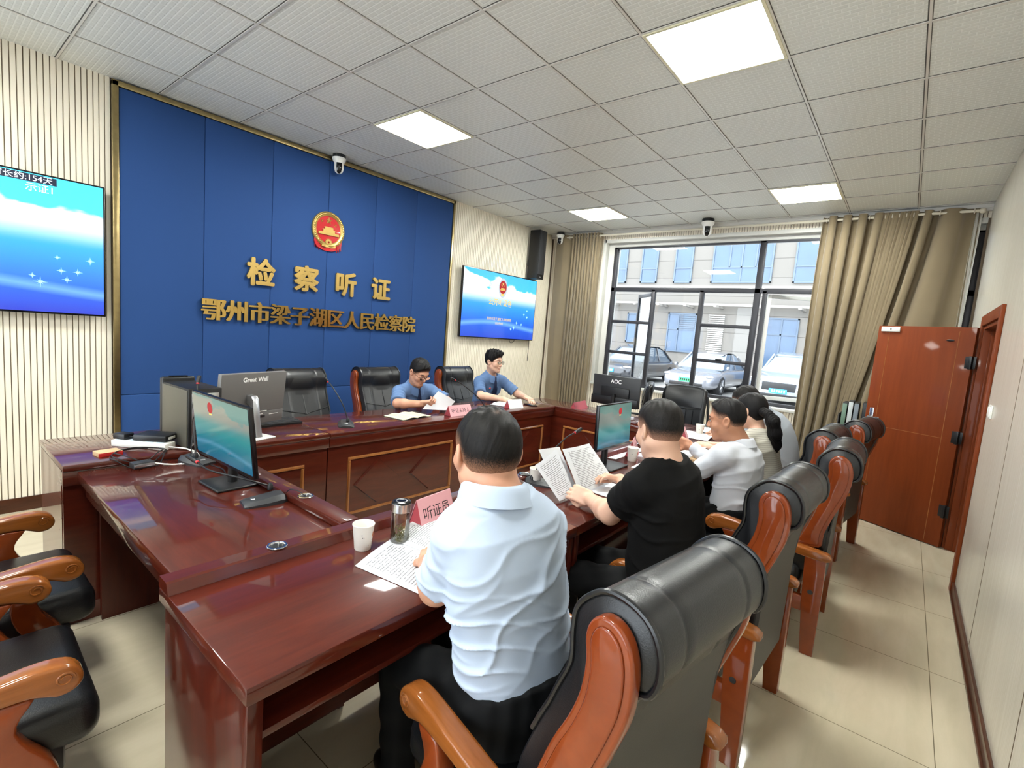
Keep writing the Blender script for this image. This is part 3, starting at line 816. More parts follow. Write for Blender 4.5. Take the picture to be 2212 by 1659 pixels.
MB().tube([(0, 0, -.02), (0, .2, -.02), (0, .3, -.02)], .016, 8).build('wall_arm', 'white_plastic', d2)
cb = MB().tube(smooth_path([(0, .05, -.03), (.01, .12, -.05), (0, .17, -.12), (0, .16, -.16)], 5), .005, 6); cb.build('cable', 'white_plastic', d1)

# ------------------------------------------------------------------ wall screens
def tv(name, label, x0, x1, z0, z1, stops, n_mat, strength):
    cx = (x0 + x1) / 2; W, H = x1 - x0, z1 - z0
    o = thing(name, label, 'television', (cx, YB - .06, z0))
    MB().rbox(-W / 2, W / 2, -.028, .012, 0, H, .006).build('casing', 'screen_frame', o)
    MB().rbox(-.3, .3, .012, .058, H * .3, H * .7, .01).build('wall_mount', 'black', o)
    m = k_screen(n_mat, stops, 'e4eef6', strength, W, H, -W / 2, 0, .50, .72)
    MB().box(-W / 2 + .012, W / 2 - .012, -.0295, -.0275, .014, H - .012).build('screen', m, o, smooth=0)
    return o, W, H
sky = [(0.0, lin('2430a8')), (.16, lin('1f52c4')), (.30, lin('2a6fd6')), (.55, lin('2f9be6')), (.75, lin('46c0ee')), (1.0, lin('45c4ec'))]
skr = [(0.0, lin('1c3aa8')), (.25, lin('1f57bd')), (.5, lin('2a83c9')), (.75, lin('3fa6d8')), (1.0, lin('3d9fd2'))]
M['scr_white'] = emit('screen_white', 'e8f4fb', 1.0); M['scr_gold'] = emit('screen_gold', 'd6bd62', .8); M['scr_red'] = emit('screen_red', 'a51a22', .7); M['scr_navy'] = emit('screen_navy', '0d1c3c', .6)
M['scr_grey'] = emit('screen_grey', 'b8c2cc', .7); M['scr_cyan'] = emit('screen_cyan', '9fe6fa', 1.0)
t1, W1, H1 = tv('television', 'wall television with sky picture left of the blue panel, cut by the frame', -2.62, -.958, 1.437, 2.39, sky, 'tv_left_picture', 1.0)
MB().box(-W1 / 2 + .012, W1 / 2 - .265, -.031, -.0296, H1 - .068, H1 - .018).build('caption_bar', 'scr_navy', t1, smooth=0)
MB().text('约:3.19T 可录像时长约:154天', .052, .0012, Tm((W1 / 2 - .285, -.032, H1 - .044)), 0, 'RIGHT').build('caption', 'scr_white', t1, smooth=0)
MB().text('示证1', .06, .0012, Tm((W1 / 2 - .275, -.031, H1 - .105)), 0, 'RIGHT').build('caption', 'scr_white', t1, smooth=0)
def sparkles(o, pts):
    for x, z, r in pts:
        m = MB()
        for k_ in range(8):
            a = k_ * PI / 4; rr = r if k_ % 2 == 0 else r * .55
            m.add([(x - .004 * math.sin(a), -.0305, z + .004 * math.cos(a)), (x + rr * math.cos(a), -.0305, z + rr * math.sin(a)), (x + .004 * math.sin(a), -.0305, z - .004 * math.cos(a)), (x, -.0302, z)], [(0, 1, 2), (0, 3, 2)])
        m.build('sparkle', 'scr_cyan', o, smooth=0)
sparkles(t1, [(W1 / 2 - .09, .40, .03), (W1 / 2 - .16, .31, .03), (W1 / 2 - .25, .31, .028), (W1 / 2 - .27, .40, .02), (W1 / 2 - .36, .22, .04), (W1 / 2 - .40, .26, .02), (W1 / 2 - .62, .30, .04), (W1 / 2 - .70, .24, .03), (W1 / 2 - .63, .14, .045), (W1 / 2 - .22, .25, .03)])
t2, W2, H2 = tv('television', 'wall television with emblem and gold title right of the blue panel', 2.806, 4.47, 1.444, 2.40, skr, 'tv_right_picture', 1.0)
def emblem_disc(o, x, z, r, y, mats=('scr_gold', 'scr_red', 'scr_gold', 'scr_grey')):
    MB().lathe([(.001, .0002), (r * 1.28, .0002), (r * 1.28, 0)], 36, Tm((x, y + .0006, z)) @ Matrix.Diagonal((.8, 1, 1.15, 1)) @ Matrix.Rotation(PI / 2, 4, 'X')).build('emblem_wreath', mats[3], o, smooth=0)
    MB().lathe([(.001, .0004), (r, .0004), (r, 0)], 36, Tm((x, y + .0002, z + r * .12)) @ Matrix.Diagonal((.86, 1, 1, 1)) @ Matrix.Rotation(PI / 2, 4, 'X')).build('emblem_field', mats[1], o, smooth=0)
    st = MB()
    def star(cx, cz, q, a0=PI / 2):
        vs = [(cx, y - .0006, cz)] + [(cx + q * (1 if k_ % 2 == 0 else .4) * math.cos(a0 + k_ * PI / 5), y - .0004, cz + q * (1 if k_ % 2 == 0 else .4) * math.sin(a0 + k_ * PI / 5)) for k_ in range(10)]
        st.add(vs, [(0, 1 + k_, 1 + (k_ + 1) % 10) for k_ in range(10)])
    star(x, z + r * .62, r * .26)
    for dx in (-.45, -.2, .2, .45): star(x + dx * r, z + r * (.32 if abs(dx) < .3 else .45), r * .1)
    for zz, ww in ((-.1, .42), (-.22, .5), (-.36, .62)): st.box(x - ww * r, x + ww * r, y - .0005, y, z + zz * r, z + (zz + .1) * r)
    st.box(x - .35 * r, x + .35 * r, y - .0005, y, z - 1.15 * r, z - .85 * r)
    st.build('emblem_figures', mats[2], o, smooth=0)
emblem_disc(t2, .0, .745, .095, -.0302)
MB().text('公开听证会', .105, .0012, Tm((-.03, -.031, .525)), .0015).build('caption', 'scr_gold', t2, smooth=0)
MB().text('鄂州市梁子湖区人民检察院', .046, .0012, Tm((-.03, -.031, .285)), 0).build('caption', 'scr_gold', t2, smooth=0)
MB().text('2023年8月', .04, .0012, Tm((-.03, -.031, .225)), 0).build('caption', 'scr_gold', t2, smooth=0)
sparkles(t2, [(.55, .40, .03), (.63, .36, .03), (.62, .46, .02), (.38, .26, .035), (.32, .18, .04), (.50, .24, .03), (.25, .16, .03)])
MB().tube(smooth_path([(.3, .03, .03), (.32, .03, -.03), (.36, .03, -.05), (.42, .03, -.03), (.44, .03, .02)], 5), .004, 6).build('cable', 'black', t2)

# loudspeaker in the corner
sp = thing('loudspeaker', 'tall black wall loudspeaker in the corner beside the right television', 'loudspeaker', (4.33, YB - .045, 2.41))
MB().rbox(-.09, .09, -.19, -.0, 0, .74, .008).build('cabinet', 'black', sp)
MB().rbox(-.08, .08, -.202, -.188, .07, .73, .004).build('grille', 'dark_grey', sp)
MB().rbox(-.02, .02, -.194, -.18, .025, .04, .003).build('badge', 'silver', sp)
MB().rbox(-.05, .05, -.02, .04, .2, .3, .004).build('wall_bracket', 'black', sp)
MB().tube(smooth_path([(.1, -.05, .02), (.1, -.02, -.15), (.11, .0, -.6), (.11, .005, -1.3)], 5), .005, 6).build('cable', 'black', sp)

sw = thing('light_switch', 'white double light switch on the right wall beside the door', 'light switch', (2.43, YR, 1.31))
MB().rbox(-.06, .06, 0, .010, -.043, .043, .004).build('plate', 'white_plastic', sw)
for x in (-.027, .027): MB().rbox(x - .022, x + .022, .008, .016, -.03, .03, .003).build('rocker', 'white_plastic', sw)

# ------------------------------------------------------------------ gold characters on the blue wall
YL = YB - .052
for i, (ch, x) in enumerate(zip('检察听证', (.195, .638, 1.083, 1.531))):
    mb = MB()
    for k_ in range(8): mb.text(ch, .262, .02, Tm((x + .0085 * math.cos(k_ * PI / 4), YL + .0004 * k_, 1.913 + .0085 * math.sin(k_ * PI / 4))))
    o = mb.build('wall_character', 'gold_satin', smooth=0)
    origin(o, (x, YL, 1.80)); tag(o, 'gold character %s, %s of the large upper line on the blue wall' % (ch, ('first', 'second', 'third', 'last')[i]), 'wall lettering', 'gold characters of the upper line')
ords = ('first', 'second', 'third', 'fourth', 'fifth', 'sixth', 'seventh', 'eighth', 'ninth', 'tenth', 'eleventh', 'last')
for i, ch in enumerate('鄂州市梁子湖区人民检察院'):
    x = -.205 + i * (2.352 - .19) / 11
    mb = MB()
    for k_ in range(5): mb.text(ch, .205, .022, Tm((x + .0045 * (k_ - 2), YL + .0004 * k_, 1.54 + .002 * (k_ % 2))))
    o = mb.build('wall_character', 'gold', smooth=0)
    origin(o, (x, YL, 1.44)); tag(o, 'gold character %s, %s of the smaller lower line on the blue wall' % (ch, ords[i]), 'wall lettering', 'gold characters of the lower line')

# ------------------------------------------------------------------ the emblem
em = thing('emblem', 'round gold and red emblem with stars and gate on the blue wall', 'emblem', (.862, YB - .032, 2.246))
RX = Matrix.Rotation(PI / 2, 4, 'X')
EC = .215; ER = .178
T = Tm((0, 0, EC)) @ RX
MB().lathe([(.001, .0), (ER * .82, 0), (ER * .82, .012), (.001, .016)], 48, T).build('red_field', 'emblem_red', em)
MB().lathe([(ER * .76, .004), (ER * .76, .016), (ER * .82, .026), (ER * .92, .03), (ER, .022), (ER * 1.02, .008), (ER * 1.02, 0), (ER * .76, 0)], 64, T, caps=False).build('wheat_ring', 'gold_satin', em)
for s_ in (-1, 1):
    wh = MB()
    for k_ in range(22):
        a = PI / 2 + s_ * (.22 + k_ * .108)
        c = (ER * .9 * math.cos(a), -.027, EC + ER * .9 * math.sin(a))
        wh.ball((0, 0, 0), (.016, .006, .0075), T=Tm(c) @ Matrix.Rotation(-(a + PI / 2 + s_ * .5), 4, 'Y'), nu=8, nv=6)
    wh.build('wheat_spray', 'gold', em)
def star3(cx, cz, q, y, a0=PI / 2):
    m = MB(); vs = [(cx, y - .010, cz)] + [(cx + q * (1 if j % 2 == 0 else .39) * math.cos(a0 + j * PI / 5), y, cz + q * (1 if j % 2 == 0 else .39) * math.sin(a0 + j * PI / 5)) for j in range(10)]
    vs += [(x, y + .004, z) for x, _, z in vs[1:]]
    m.add(vs, [(0, 1 + j, 1 + (j + 1) % 10) for j in range(10)] + [(1 + j, 11 + j, 11 + (j + 1) % 10, 1 + (j + 1) % 10) for j in range(10)])
    m.build('star', 'gold_satin', em, smooth=0)
star3(0, EC + .088, .04, -.017)
for dx, dz, a in ((-.075, .075, .3), (-.036, .018, -.2), (.036, .018, .2), (.075, .055, -.3)): star3(dx, EC + dz, .017, -.017, PI / 2 + a)
gt = MB()
for z0, z1, w0, w1 in ((-.055, -.030, .115, .112), (-.030, -.008, .068, .064), (-.008, .002, .078, .060), (.002, .014, .048, .046), (.014, .026, .056, .040)):
    gt.add([(-w0, -.012, EC + z0), (w0, -.012, EC + z0), (w1, -.012, EC + z1), (-w1, -.012, EC + z1), (-w0, -.026, EC + z0), (w0, -.026, EC + z0), (w1, -.026, EC + z1), (-w1, -.026, EC + z1)],
           [(3, 2, 1, 0), (4, 5, 6, 7), (0, 1, 5, 4), (1, 2, 6, 5), (2, 3, 7, 6), (3, 0, 4, 7)])
gt.build('gate', 'gold_satin', em, smooth=0)
cg = MB().lathe([(.012, .01), (.012, .024), (.03, .024), (.03, .01)], 24, Tm((0, 0, EC - .128)) @ RX, caps=False)
for j in range(12):
    a = j * PI / 6; cg.box(-.005, .005, -.024, -.01, .028, .038, Tm((0, 0, EC - .128)) @ Matrix.Rotation(a, 4, 'Y'))
cg.build('cogwheel', 'gold_satin', em, smooth=30)
def ribbon(name, pts, wd, mat, y):
    m = MB(); P = [Vector((a, 0, b)) for a, b in pts]
    m.loft([[(p.x, y - .012 - .006 * math.sin(i * 1.7), p.z + wd / 2), (p.x, y - .012 - .006 * math.sin(i * 1.7), p.z - wd / 2), (p.x, y, p.z - wd / 2), (p.x, y, p.z + wd / 2)] for i, p in enumerate(P)])
    m.build(name, mat, em, smooth=30)
ribbon('red_ribbon', [(-.150, .105), (-.125, .055), (-.09, .045), (-.05, .03), (0, .026), (.05, .03), (.09, .045), (.125, .055), (.150, .105)], .055, 'emblem_red', -.002)
for s_ in (-1, 1):
    for j in range(3): ribbon('ribbon_tail', [(s_ * (.095 + .022 * j), .075 - .002 * j), (s_ * (.10 + .022 * j), .02 + .012 * j)], .05, 'emblem_red', -.004)
ribbon('gold_knot', [(-.075, .052), (-.03, .044), (0, .05), (.03, .044), (.075, .052)], .022, 'gold_satin', -.016)

# ------------------------------------------------------------------ desks: a ring of dark red tables
DT = .76                                     # table top
LT_ = .795                                   # raised cable ledge and head table top
def frame_panel(b_frame, b_dia, u0, u1, z0, z1, P, dia=2):
    """moulded rectangle with diamonds on an upright face; P(u, z, d) gives the point d in front of the face"""
    t = .022
    for a in ((u0, u1, z1 - t, z1), (u0, u1, z0, z0 + t), (u0, u0 + t, z0 + t, z1 - t), (u1 - t, u1, z0 + t, z1 - t)):
        prof = [(a[0], a[2]), (a[1], a[2]), (a[1], a[3]), (a[0], a[3])]
        V = [P(u, z, 0) for u, z in prof]; q = .006
        V += [P(u, z, .012) for u, z in ((a[0] + q, a[2] + q), (a[1] - q, a[2] + q), (a[1] - q, a[3] - q), (a[0] + q, a[3] - q))]
        b_frame.add(V, [(0, 1, 5, 4), (1, 2, 6, 5), (2, 3, 7, 6), (3, 0, 4, 7), (4, 5, 6, 7)])
    n = dia
    for i in range(n):
        c = u0 + (u1 - u0) * (i + .5) / n; hw = (u1 - u0) / n * .40; hz = (z1 - z0) * .40; zm = (z0 + z1) / 2
        o_ = [(c, zm + hz), (c + hw, zm), (c, zm - hz), (c - hw, zm)]
        V = [P(u, z, 0) for u, z in o_] + [P(c + (u - c) * .955, zm + (z - zm) * .955, .016) for u, z in o_]
        b_dia.add(V, [(0, 1, 5, 4), (1, 2, 6, 5), (2, 3, 7, 6), (3, 0, 4, 7), (4, 5, 6, 7)])

def grommet(o, x, y, z, world=True):
    MB().lathe([(.024, 0), (.031, .001), (.033, .004), (.031, .006), (.026, .006), (.024, .003), (.024, -.02)], 24, Tm((x, y, z)), caps=False).build('grommet', 'chrome', o, world=world)
    MB().lathe([(.001, .0012), (.024, .0012), (.024, 0)], 20, Tm((x, y, z))).build('grommet_hole', 'black', o, world=world)

# head table in three units along the blue wall
HB0, HB1 = 1.02, 1.64
for i, (x0, x1, lb) in enumerate(((-1.49, -.145, 'left unit of the dark red head table, under the computer tower'), (-.142, 1.20, 'middle unit of the dark red head table, in front of the reading officer'), (1.203, 2.555, 'right unit of the dark red head table, before the officer by the television'))):
    o = thing('head_table', lb, 'table', ((x0 + x1) / 2, (HB0 + HB1) / 2, 0), 0, 'units of the head table')
    MB().rbox(x0, x1, HB0, HB1, LT_ - .03, LT_, .006).build('tabletop', 'desk_x', o, world=True)
    MB().rbox(x0, x1, HB0 + .008, HB0 + .035, LT_ - .10, LT_ - .031, .003).build('front_rail', 'desk_x', o, world=True)
    MB().box(x0 + .004, x1 - .001, HB0 + .03, HB0 + .055, 0, LT_ - .031).build('modesty_panel', 'desk_x', o, smooth=0, world=True)
    MB().rbox(x0, x1, HB0 + .02, HB0 + .035, 0, .09, .003).build('plinth', 'desk_x', o, world=True)
    f, d = MB(), MB()
    frame_panel(f, d, x0 + .16, x1 - .16, .17, .60, lambda u, z, q: (u, HB0 + .03 - q, z))
    f.build('moulding', 'desk_mould', o, smooth=20, world=True); d.build('diamond_relief', 'desk_x', o, smooth=20, world=True)
    for x in ([x0 + .002] if i == 0 else []) + [x1 - .03]:
        MB().box(x, x + .025, HB0 + .056, HB1 - .03, 0, LT_ - .031).build('side_panel', 'desk_y', o, smooth=0, world=True)

# left table, its ledge on the inner side
o = thing('side_table', 'dark red side table on the left with monitor and cables, before two empty chairs', 'table', (-1.14, .33, 0))
LY0, LY1 = -.32, HB0 + .006
MB().rbox(-1.44, -.82, LY0, LY1, DT - .045, DT, .005).build('tabletop', 'desk_y', o, world=True)
MB().rbox(-.895, -.815, LY0, LY1, DT + .0005, LT_, .006).build('cable_ledge', 'desk_y', o, world=True)
MB().rbox(-1.41, -1.385, LY0 + .02, LY1, DT - .13, DT - .046, .003).build('apron', 'desk_y', o, world=True)
MB().box(-.87, -.845, LY0, LY1, 0, DT - .046).build('modesty_panel', 'desk_y', o, smooth=0, world=True)
for y in (LY0 + .004, LY1 - .034): MB().box(-1.36, -.871, y, y + .03, 0, DT - .046).build('side_panel', 'desk_z', o, smooth=0, world=True)
f, d = MB(), MB(); frame_panel(f, d, LY0 + .16, LY1 - .16, .15, .62, lambda u, z, q: (-.845 + q, u, z)); f.build('moulding', 'desk_mould', o, smooth=20, world=True); d.build('diamond_relief', 'desk_y', o, smooth=20, world=True)
grommet(o, -.856, .02, LT_)

# near tables in three units along the front row
for i, (x0, x1, lb) in enumerate(((-1.487, -.115, 'nearest dark red table, before the man in the light blue shirt'), (-.112, 1.26, 'dark red table before the man in the black shirt'), (1.263, 2.62, 'dark red table before the man in white and the woman'))):
    o = thing('front_table', lb, 'table', ((x0 + x1) / 2, -.62, 0), 0, 'units of the front row table')
    MB().rbox(x0, x1, -.91, -.326, DT - .045, DT, .004).build('tabletop', 'desk_x', o, world=True)
    # bevelled cable ledge along the back edge
    z0, z1 = DT + .0005, LT_
    lg = MB().prism([(-.326, z0), (-.405, z0), (-.392, z1 - .004), (-.384, z1), (-.332, z1), (-.326, z1 - .006)], x0, x1, 'x')
    lg.build('cable_ledge', 'desk_x', o, smooth=20, world=True)
    for x in (x0 + .012, x1 - .037):
        MB().rbox(x, x + .028, -.885, -.34, 0, DT - .046, .002).build('side_panel', 'desk_z', o, world=True)
        MB().rbox(x - .004, x + .032, -.898, -.872, 0, DT - .046, .003).build('leg_post', 'desk_z', o, world=True)
    MB().box(x0 + .041, x1 - .038, -.37, -.345, .06, DT - .046).build('modesty_panel', 'desk_x', o, smooth=0, world=True)
    MB().rbox(x0 + .041, x1 - .038, -.875, -.40, DT - .175, DT - .155, .003).build('undershelf', 'desk_x', o, world=True)
    f, d = MB(), MB(); frame_panel(f, d, x0 + .16, x1 - .16, .15, .62, lambda u, z, q: (u, -.345 + q, z)); f.build('moulding', 'desk_mould', o, smooth=20, world=True); d.build('diamond_relief', 'desk_x', o, smooth=20, world=True)
    grommet(o, (x0 + x1) / 2 - .36, -.362, LT_)

# window side table
o = thing('side_table', 'dark red side table along the window with the black monitor on it', 'table', (2.9, .35, 0))
WY_0, WY_1 = -.322, HB1
MB().rbox(2.625, 3.20, WY_0, WY_1, DT - .045, DT, .005).build('tabletop', 'desk_y', o, world=True)
MB().rbox(2.558, 2.64, WY_0, WY_1, DT + .0005 - .04, LT_, .006).build('cable_ledge', 'desk_y', o, world=True)
MB().box(2.57, 2.595, WY_0, HB0 + .05, 0, LT_ - .041).build('modesty_panel', 'desk_y', o, smooth=0, world=True)
MB().rbox(2.555, 2.57, WY_0, HB0 + .02, LT_ - .10, LT_ - .041, .003).build('front_rail', 'desk_y', o, world=True)
for y in (WY_0 + .004, WY_1 - .034): MB().box(2.60, 3.16, y, y + .03, 0, DT - .046).build('side_panel', 'desk_z', o, smooth=0, world=True)
f, d = MB(), MB(); frame_panel(f, d, WY_0 + .16, HB0 - .12, .17, .60, lambda u, z, q: (2.57 - q, u, z)); f.build('moulding', 'desk_mould', o, smooth=20, world=True); d.build('diamond_relief', 'desk_y', o, smooth=20, world=True)
o = thing('front_table', 'dark red corner table at the window end of the front row', 'table', (2.9, -.62, 0))
MB().rbox(2.623, 3.25, -.91, -.326, DT - .045, DT, .004).build('tabletop', 'desk_x', o, world=True)
for x in (2.63, 3.21): MB().rbox(x, x + .028, -.885, -.34, 0, DT - .046, .002).build('side_panel', 'desk_z', o, world=True)

# ------------------------------------------------------------------ wooden armchairs with black leather
WOODP = [(-.190, .60), (-.212, .70), (-.245, .80), (-.280, .88), (-.302, .95), (-.308, 1.02), (-.302, 1.07), (-.312, 1.105), (-.335, 1.125), (-.365, 1.125), (-.392, 1.105), (-.408, 1.07), (-.414, 1.02), (-.408, .95), (-.385, .87), (-.352, .77), (-.328, .68), (-.316, .60)]
UPH = [(-.13, .44), (-.12, .60), (-.165, .75), (-.222, .88), (-.262, .97), (-.262, 1.04), (-.266, 1.09), (-.290, 1.13), (-.325, 1.158), (-.37, 1.158), (-.408, 1.135), (-.428, 1.09), (-.430, 1.04), (-.418, 1.005), (-.398, .99), (-.385, .93), (-.362, .84), (-.348, .70), (-.342, .50), (-.336, .30), (-.318, .30), (-.31, .42), (-.25, .43)]
def inset(poly, d):
    n = len(poly); out = []
    A = sum(poly[i][0] * poly[(i + 1) % n][1] - poly[(i + 1) % n][0] * poly[i][1] for i in range(n))
    for i in range(n):
        a, b = Vector(poly[i - 1]), Vector(poly[(i + 1) % n]); t = (b - a).normalized()
        nn = Vector((-t.y, t.x)) * (1 if A > 0 else -1)
        out.append((poly[i][0] + nn.x * d, poly[i][1] + nn.y * d))
    return out
def dense(poly, sub=3):
    P = [Vector((a, b, 0)) for a, b in poly]; n = len(P); out = []
    for i in range(n):
        a, b, c, d = P[i - 1], P[i], P[(i + 1) % n], P[(i + 2) % n]
        for k_ in range(sub):
            t = k_ / sub
            q = 0.5 * ((2 * b) + (c - a) * t + (2 * a - 5 * b + 4 * c - d) * t * t + (3 * b - a - 3 * c + d) * t ** 3)
            out.append((q.x, q.y))
    return out
UPHD = dense(UPH); WOODD = dense(WOODP)
def armchair(label, loc, rz, group, front=False):
    o = thing('armchair', label, 'chair', loc, rz, group)
    # leather back: one padded slab, swept across the width, pinched at two seams of the roll
    hw = .236; secs = []
    seams = (-.135, .135)
    xs_ = sorted(set([-hw, -hw + .006, -hw + .014, hw - .014, hw - .006, hw] + [s_ + q for s_ in seams for q in (-.012, -.004, 0, .004, .012)] + list(np.linspace(-.205, .205, 9))))
    for x in xs_:
        d = 0
        e = hw - abs(x)
        if e < .014: d = .010 * (1 - e / .014) ** 2
        for s_ in seams:
            if abs(x - s_) < .012: d = max(d, .0035 * (1 - abs(x - s_) / .012))
        r = []
        pin = inset(UPHD, d) if d else UPHD
        for (y, z), (y2, z2) in zip(UPHD, pin):
            r.append((x, y2, z2))
        secs.append(r)
    bk = MB().loft(secs).build('backrest', 'leather', o, smooth=60)
    # the plain vinyl sheet over the rear face
    vb = MB().sheet(lambda u, v: ((u - .5) * .463, float(np.interp(v, [0, .45, .7, .9, 1], [-.340, -.346, -.352, -.376, -.398])), .295 + .695 * v), 2, 14, .012)
    vb.build('rear_cover', 'vinyl_back', bk)
    sg = MB(); sg.tube([(x, -.43, 1.036 + .003 * math.sin(x * 40)) for x in np.linspace(-.232, .232, 12)], .003, 6)
    sg.build('seam', 'piping', bk)
    for s_ in (-1, 1):
        MB().tube([(s_ * (hw - .003), y, z) for y, z in inset(UPHD[6:52], -.0005)], .0065, 8).build('piping', 'piping', bk)
    # front head pad and stitched folds
    hp = MB()
    def pad(u, v):
        wd = .125 - .035 * max(0, (v - .72) / .28); x = (u - .5) * 2 * wd
        z = 1.105 - .19 * v; y = float(np.interp(z, [.88, .97, 1.04, 1.09, 1.13], [-.222, -.262, -.262, -.266, -.288]))
        b_ = max(0, 1 - abs((u - .5) * 2) ** 3) * max(0, math.sin(PI * min(1, v * .9 + .12)))
        return (x, y - .001 + .016 * b_, z)
    hp.sheet(pad, 14, 14, .012); hp.build('head_pad', 'leather', bk, smooth=60)
    st = MB()
    for s_ in (-1, 1):
        pts = [(s_ * .225, .80), (s_ * .12, .775), (s_ * .03, .76), (0, .745)]
        st.tube([(x, float(np.interp(z, [.6, .75, .88], [-.116, -.161, -.218])), z) for x, z in pts], .004, 6)
    st.tube([(0, float(np.interp(z, [.6, .75, .88, .97], [-.116, -.161, -.218, -.258])), z) for z in (.92, .86, .80, .745)], .0035, 6)
    st.build('stitching', 'piping', bk)
    # seat
    MB().rbox(-.262, .262, -.25, .305, .33, .47, .05, 4).build('seat_cushion', 'leather', o, smooth=60)
    MB().rbox(-.255, .255, -.24, .225, .26, .36, .02, 2).build('seat_base', 'black', o)
    for s_ in (-1, 1):
        x0, x1 = (s_ * .29 - .026, s_ * .29 + .026)
        pn = MB().prism(WOODD, s_ * .2375, s_ * .2375 + s_ * .03, 'x', .007, 3); pn.build('back_panel', 'chair_wood', o, smooth=50)
        ins = MB().prism(inset(WOODD, .017), s_ * .2665, s_ * .2665 + s_ * .006, 'x', .004, 2); ins.build('panel_relief', 'chair_wood', o, smooth=50)
        # armrest: rail with a scroll at the front
        arm = [(y, z - .03) for y, z in [(-.36, .575), (-.36, .618), (-.2, .632), (-.05, .652), (.08, .668), (.17, .676), (.225, .666), (.252, .640), (.256, .610), (.238, .586), (.205, .580), (.178, .592), (.13, .606), (.0, .602), (-.15, .585)]]
        ar = MB().prism(dense(arm), x0 - .004, x1 + .004, 'x', .012, 4).build('armrest', 'chair_arm', o, smooth=60)
        for q in (-1, 1):
            xx = s_ * .29 + q * .0305
            MB().tube([(xx, .218 + .02 * math.cos(a) * (1 - a / 16), .600 + .02 * math.sin(a) * (1 - a / 16)) for a in np.linspace(0, 9, 26)], .0028, 6).build('scroll_carving', 'chair_arm', ar)
        fl = [(.125, .575), (.16, .57), (.135, .53), (.125, .49), (.15, .43), (.19, .37), (.21, .30), (.215, .20), (.22, .0), (.165, .0), (.155, .18), (.14, .27), (.11, .34), (.07, .41), (.055, .48), (.065, .54), (.08, .575)]
        MB().prism(dense(fl, 2), x0, x1, 'x', .006, 2).build('leg', 'chair_arm' if False else 'chair_wood', o, smooth=50)
        rl = [(-.262, .556), (-.36, .556), (-.362, .3), (-.36, 0), (-.30, 0), (-.275, .3)]
        MB().prism(rl, x0, x1, 'x', .004, 2).build('leg', 'chair_wood', o, smooth=40)
        MB().rbox(x0 + .008, x1 - .008, -.28, .12, .235, .32, .004).build('side_stretcher', 'chair_wood', o)
        MB().lathe([(.001, .003), (.012, .002), (.013, 0)], 12, Tm((s_ * .317, -.31, .36), 0, 0, s_ * PI / 2)).build('bolt_cap', 'dark_grey', o)
    MB().rbox(-.26, .26, .13, .16, .25, .32, .004).build('front_stretcher', 'chair_wood', o)
    return o
FR = 'armchairs of the front row'
UPHD[:] = [(-.345 + (y + .345) * (1 + .15 * max(0, min(1, (z - .85) / .15))), z) for y, z in UPHD]
ch0 = armchair('nearest black leather armchair, right behind the man in the light blue shirt', (-.83, -1.265, 0), math.radians(-8.5), FR)
ch0.scale = (1, 1, .955)
dup(ch0, (.32, -1.28, 0), math.radians(-3), 'black leather armchair behind the man in the black shirt')
dup(ch0, (1.33, -1.37, 0), math.radians(1), 'black leather armchair behind the man in the white shirt')
dup(ch0, (2.0, -1.235, 0), math.radians(-3), 'black leather armchair mostly hidden, behind the woman with the ponytail')
dup(ch0, (2.92, -1.375, 0), math.radians(-8), 'black leather armchair farthest along the row, against the open door')
LC = 'armchairs at the left side table'
dup(ch0, (-1.785, .69, 0), -PI / 2, 'empty black leather armchair at the far end of the left side table', group=LC)
dup(ch0, (-1.90, .01, 0), -PI / 2 - .03, 'empty black leather armchair nearest the camera at the left side table', group=LC)
RC = 'armchairs behind the head table'
for x, y, r, lb in ((.30, 1.98, PI + .03, 'empty black leather armchair behind the grey computer at the head table'), (1.175, 2.03, PI, 'black leather armchair of the officer reading papers'), (2.315, 2.03, PI, 'black leather armchair of the officer beside the right television')):
    dup(ch0, (x, y, 0), r, lb, (1, 1, .94), RC)

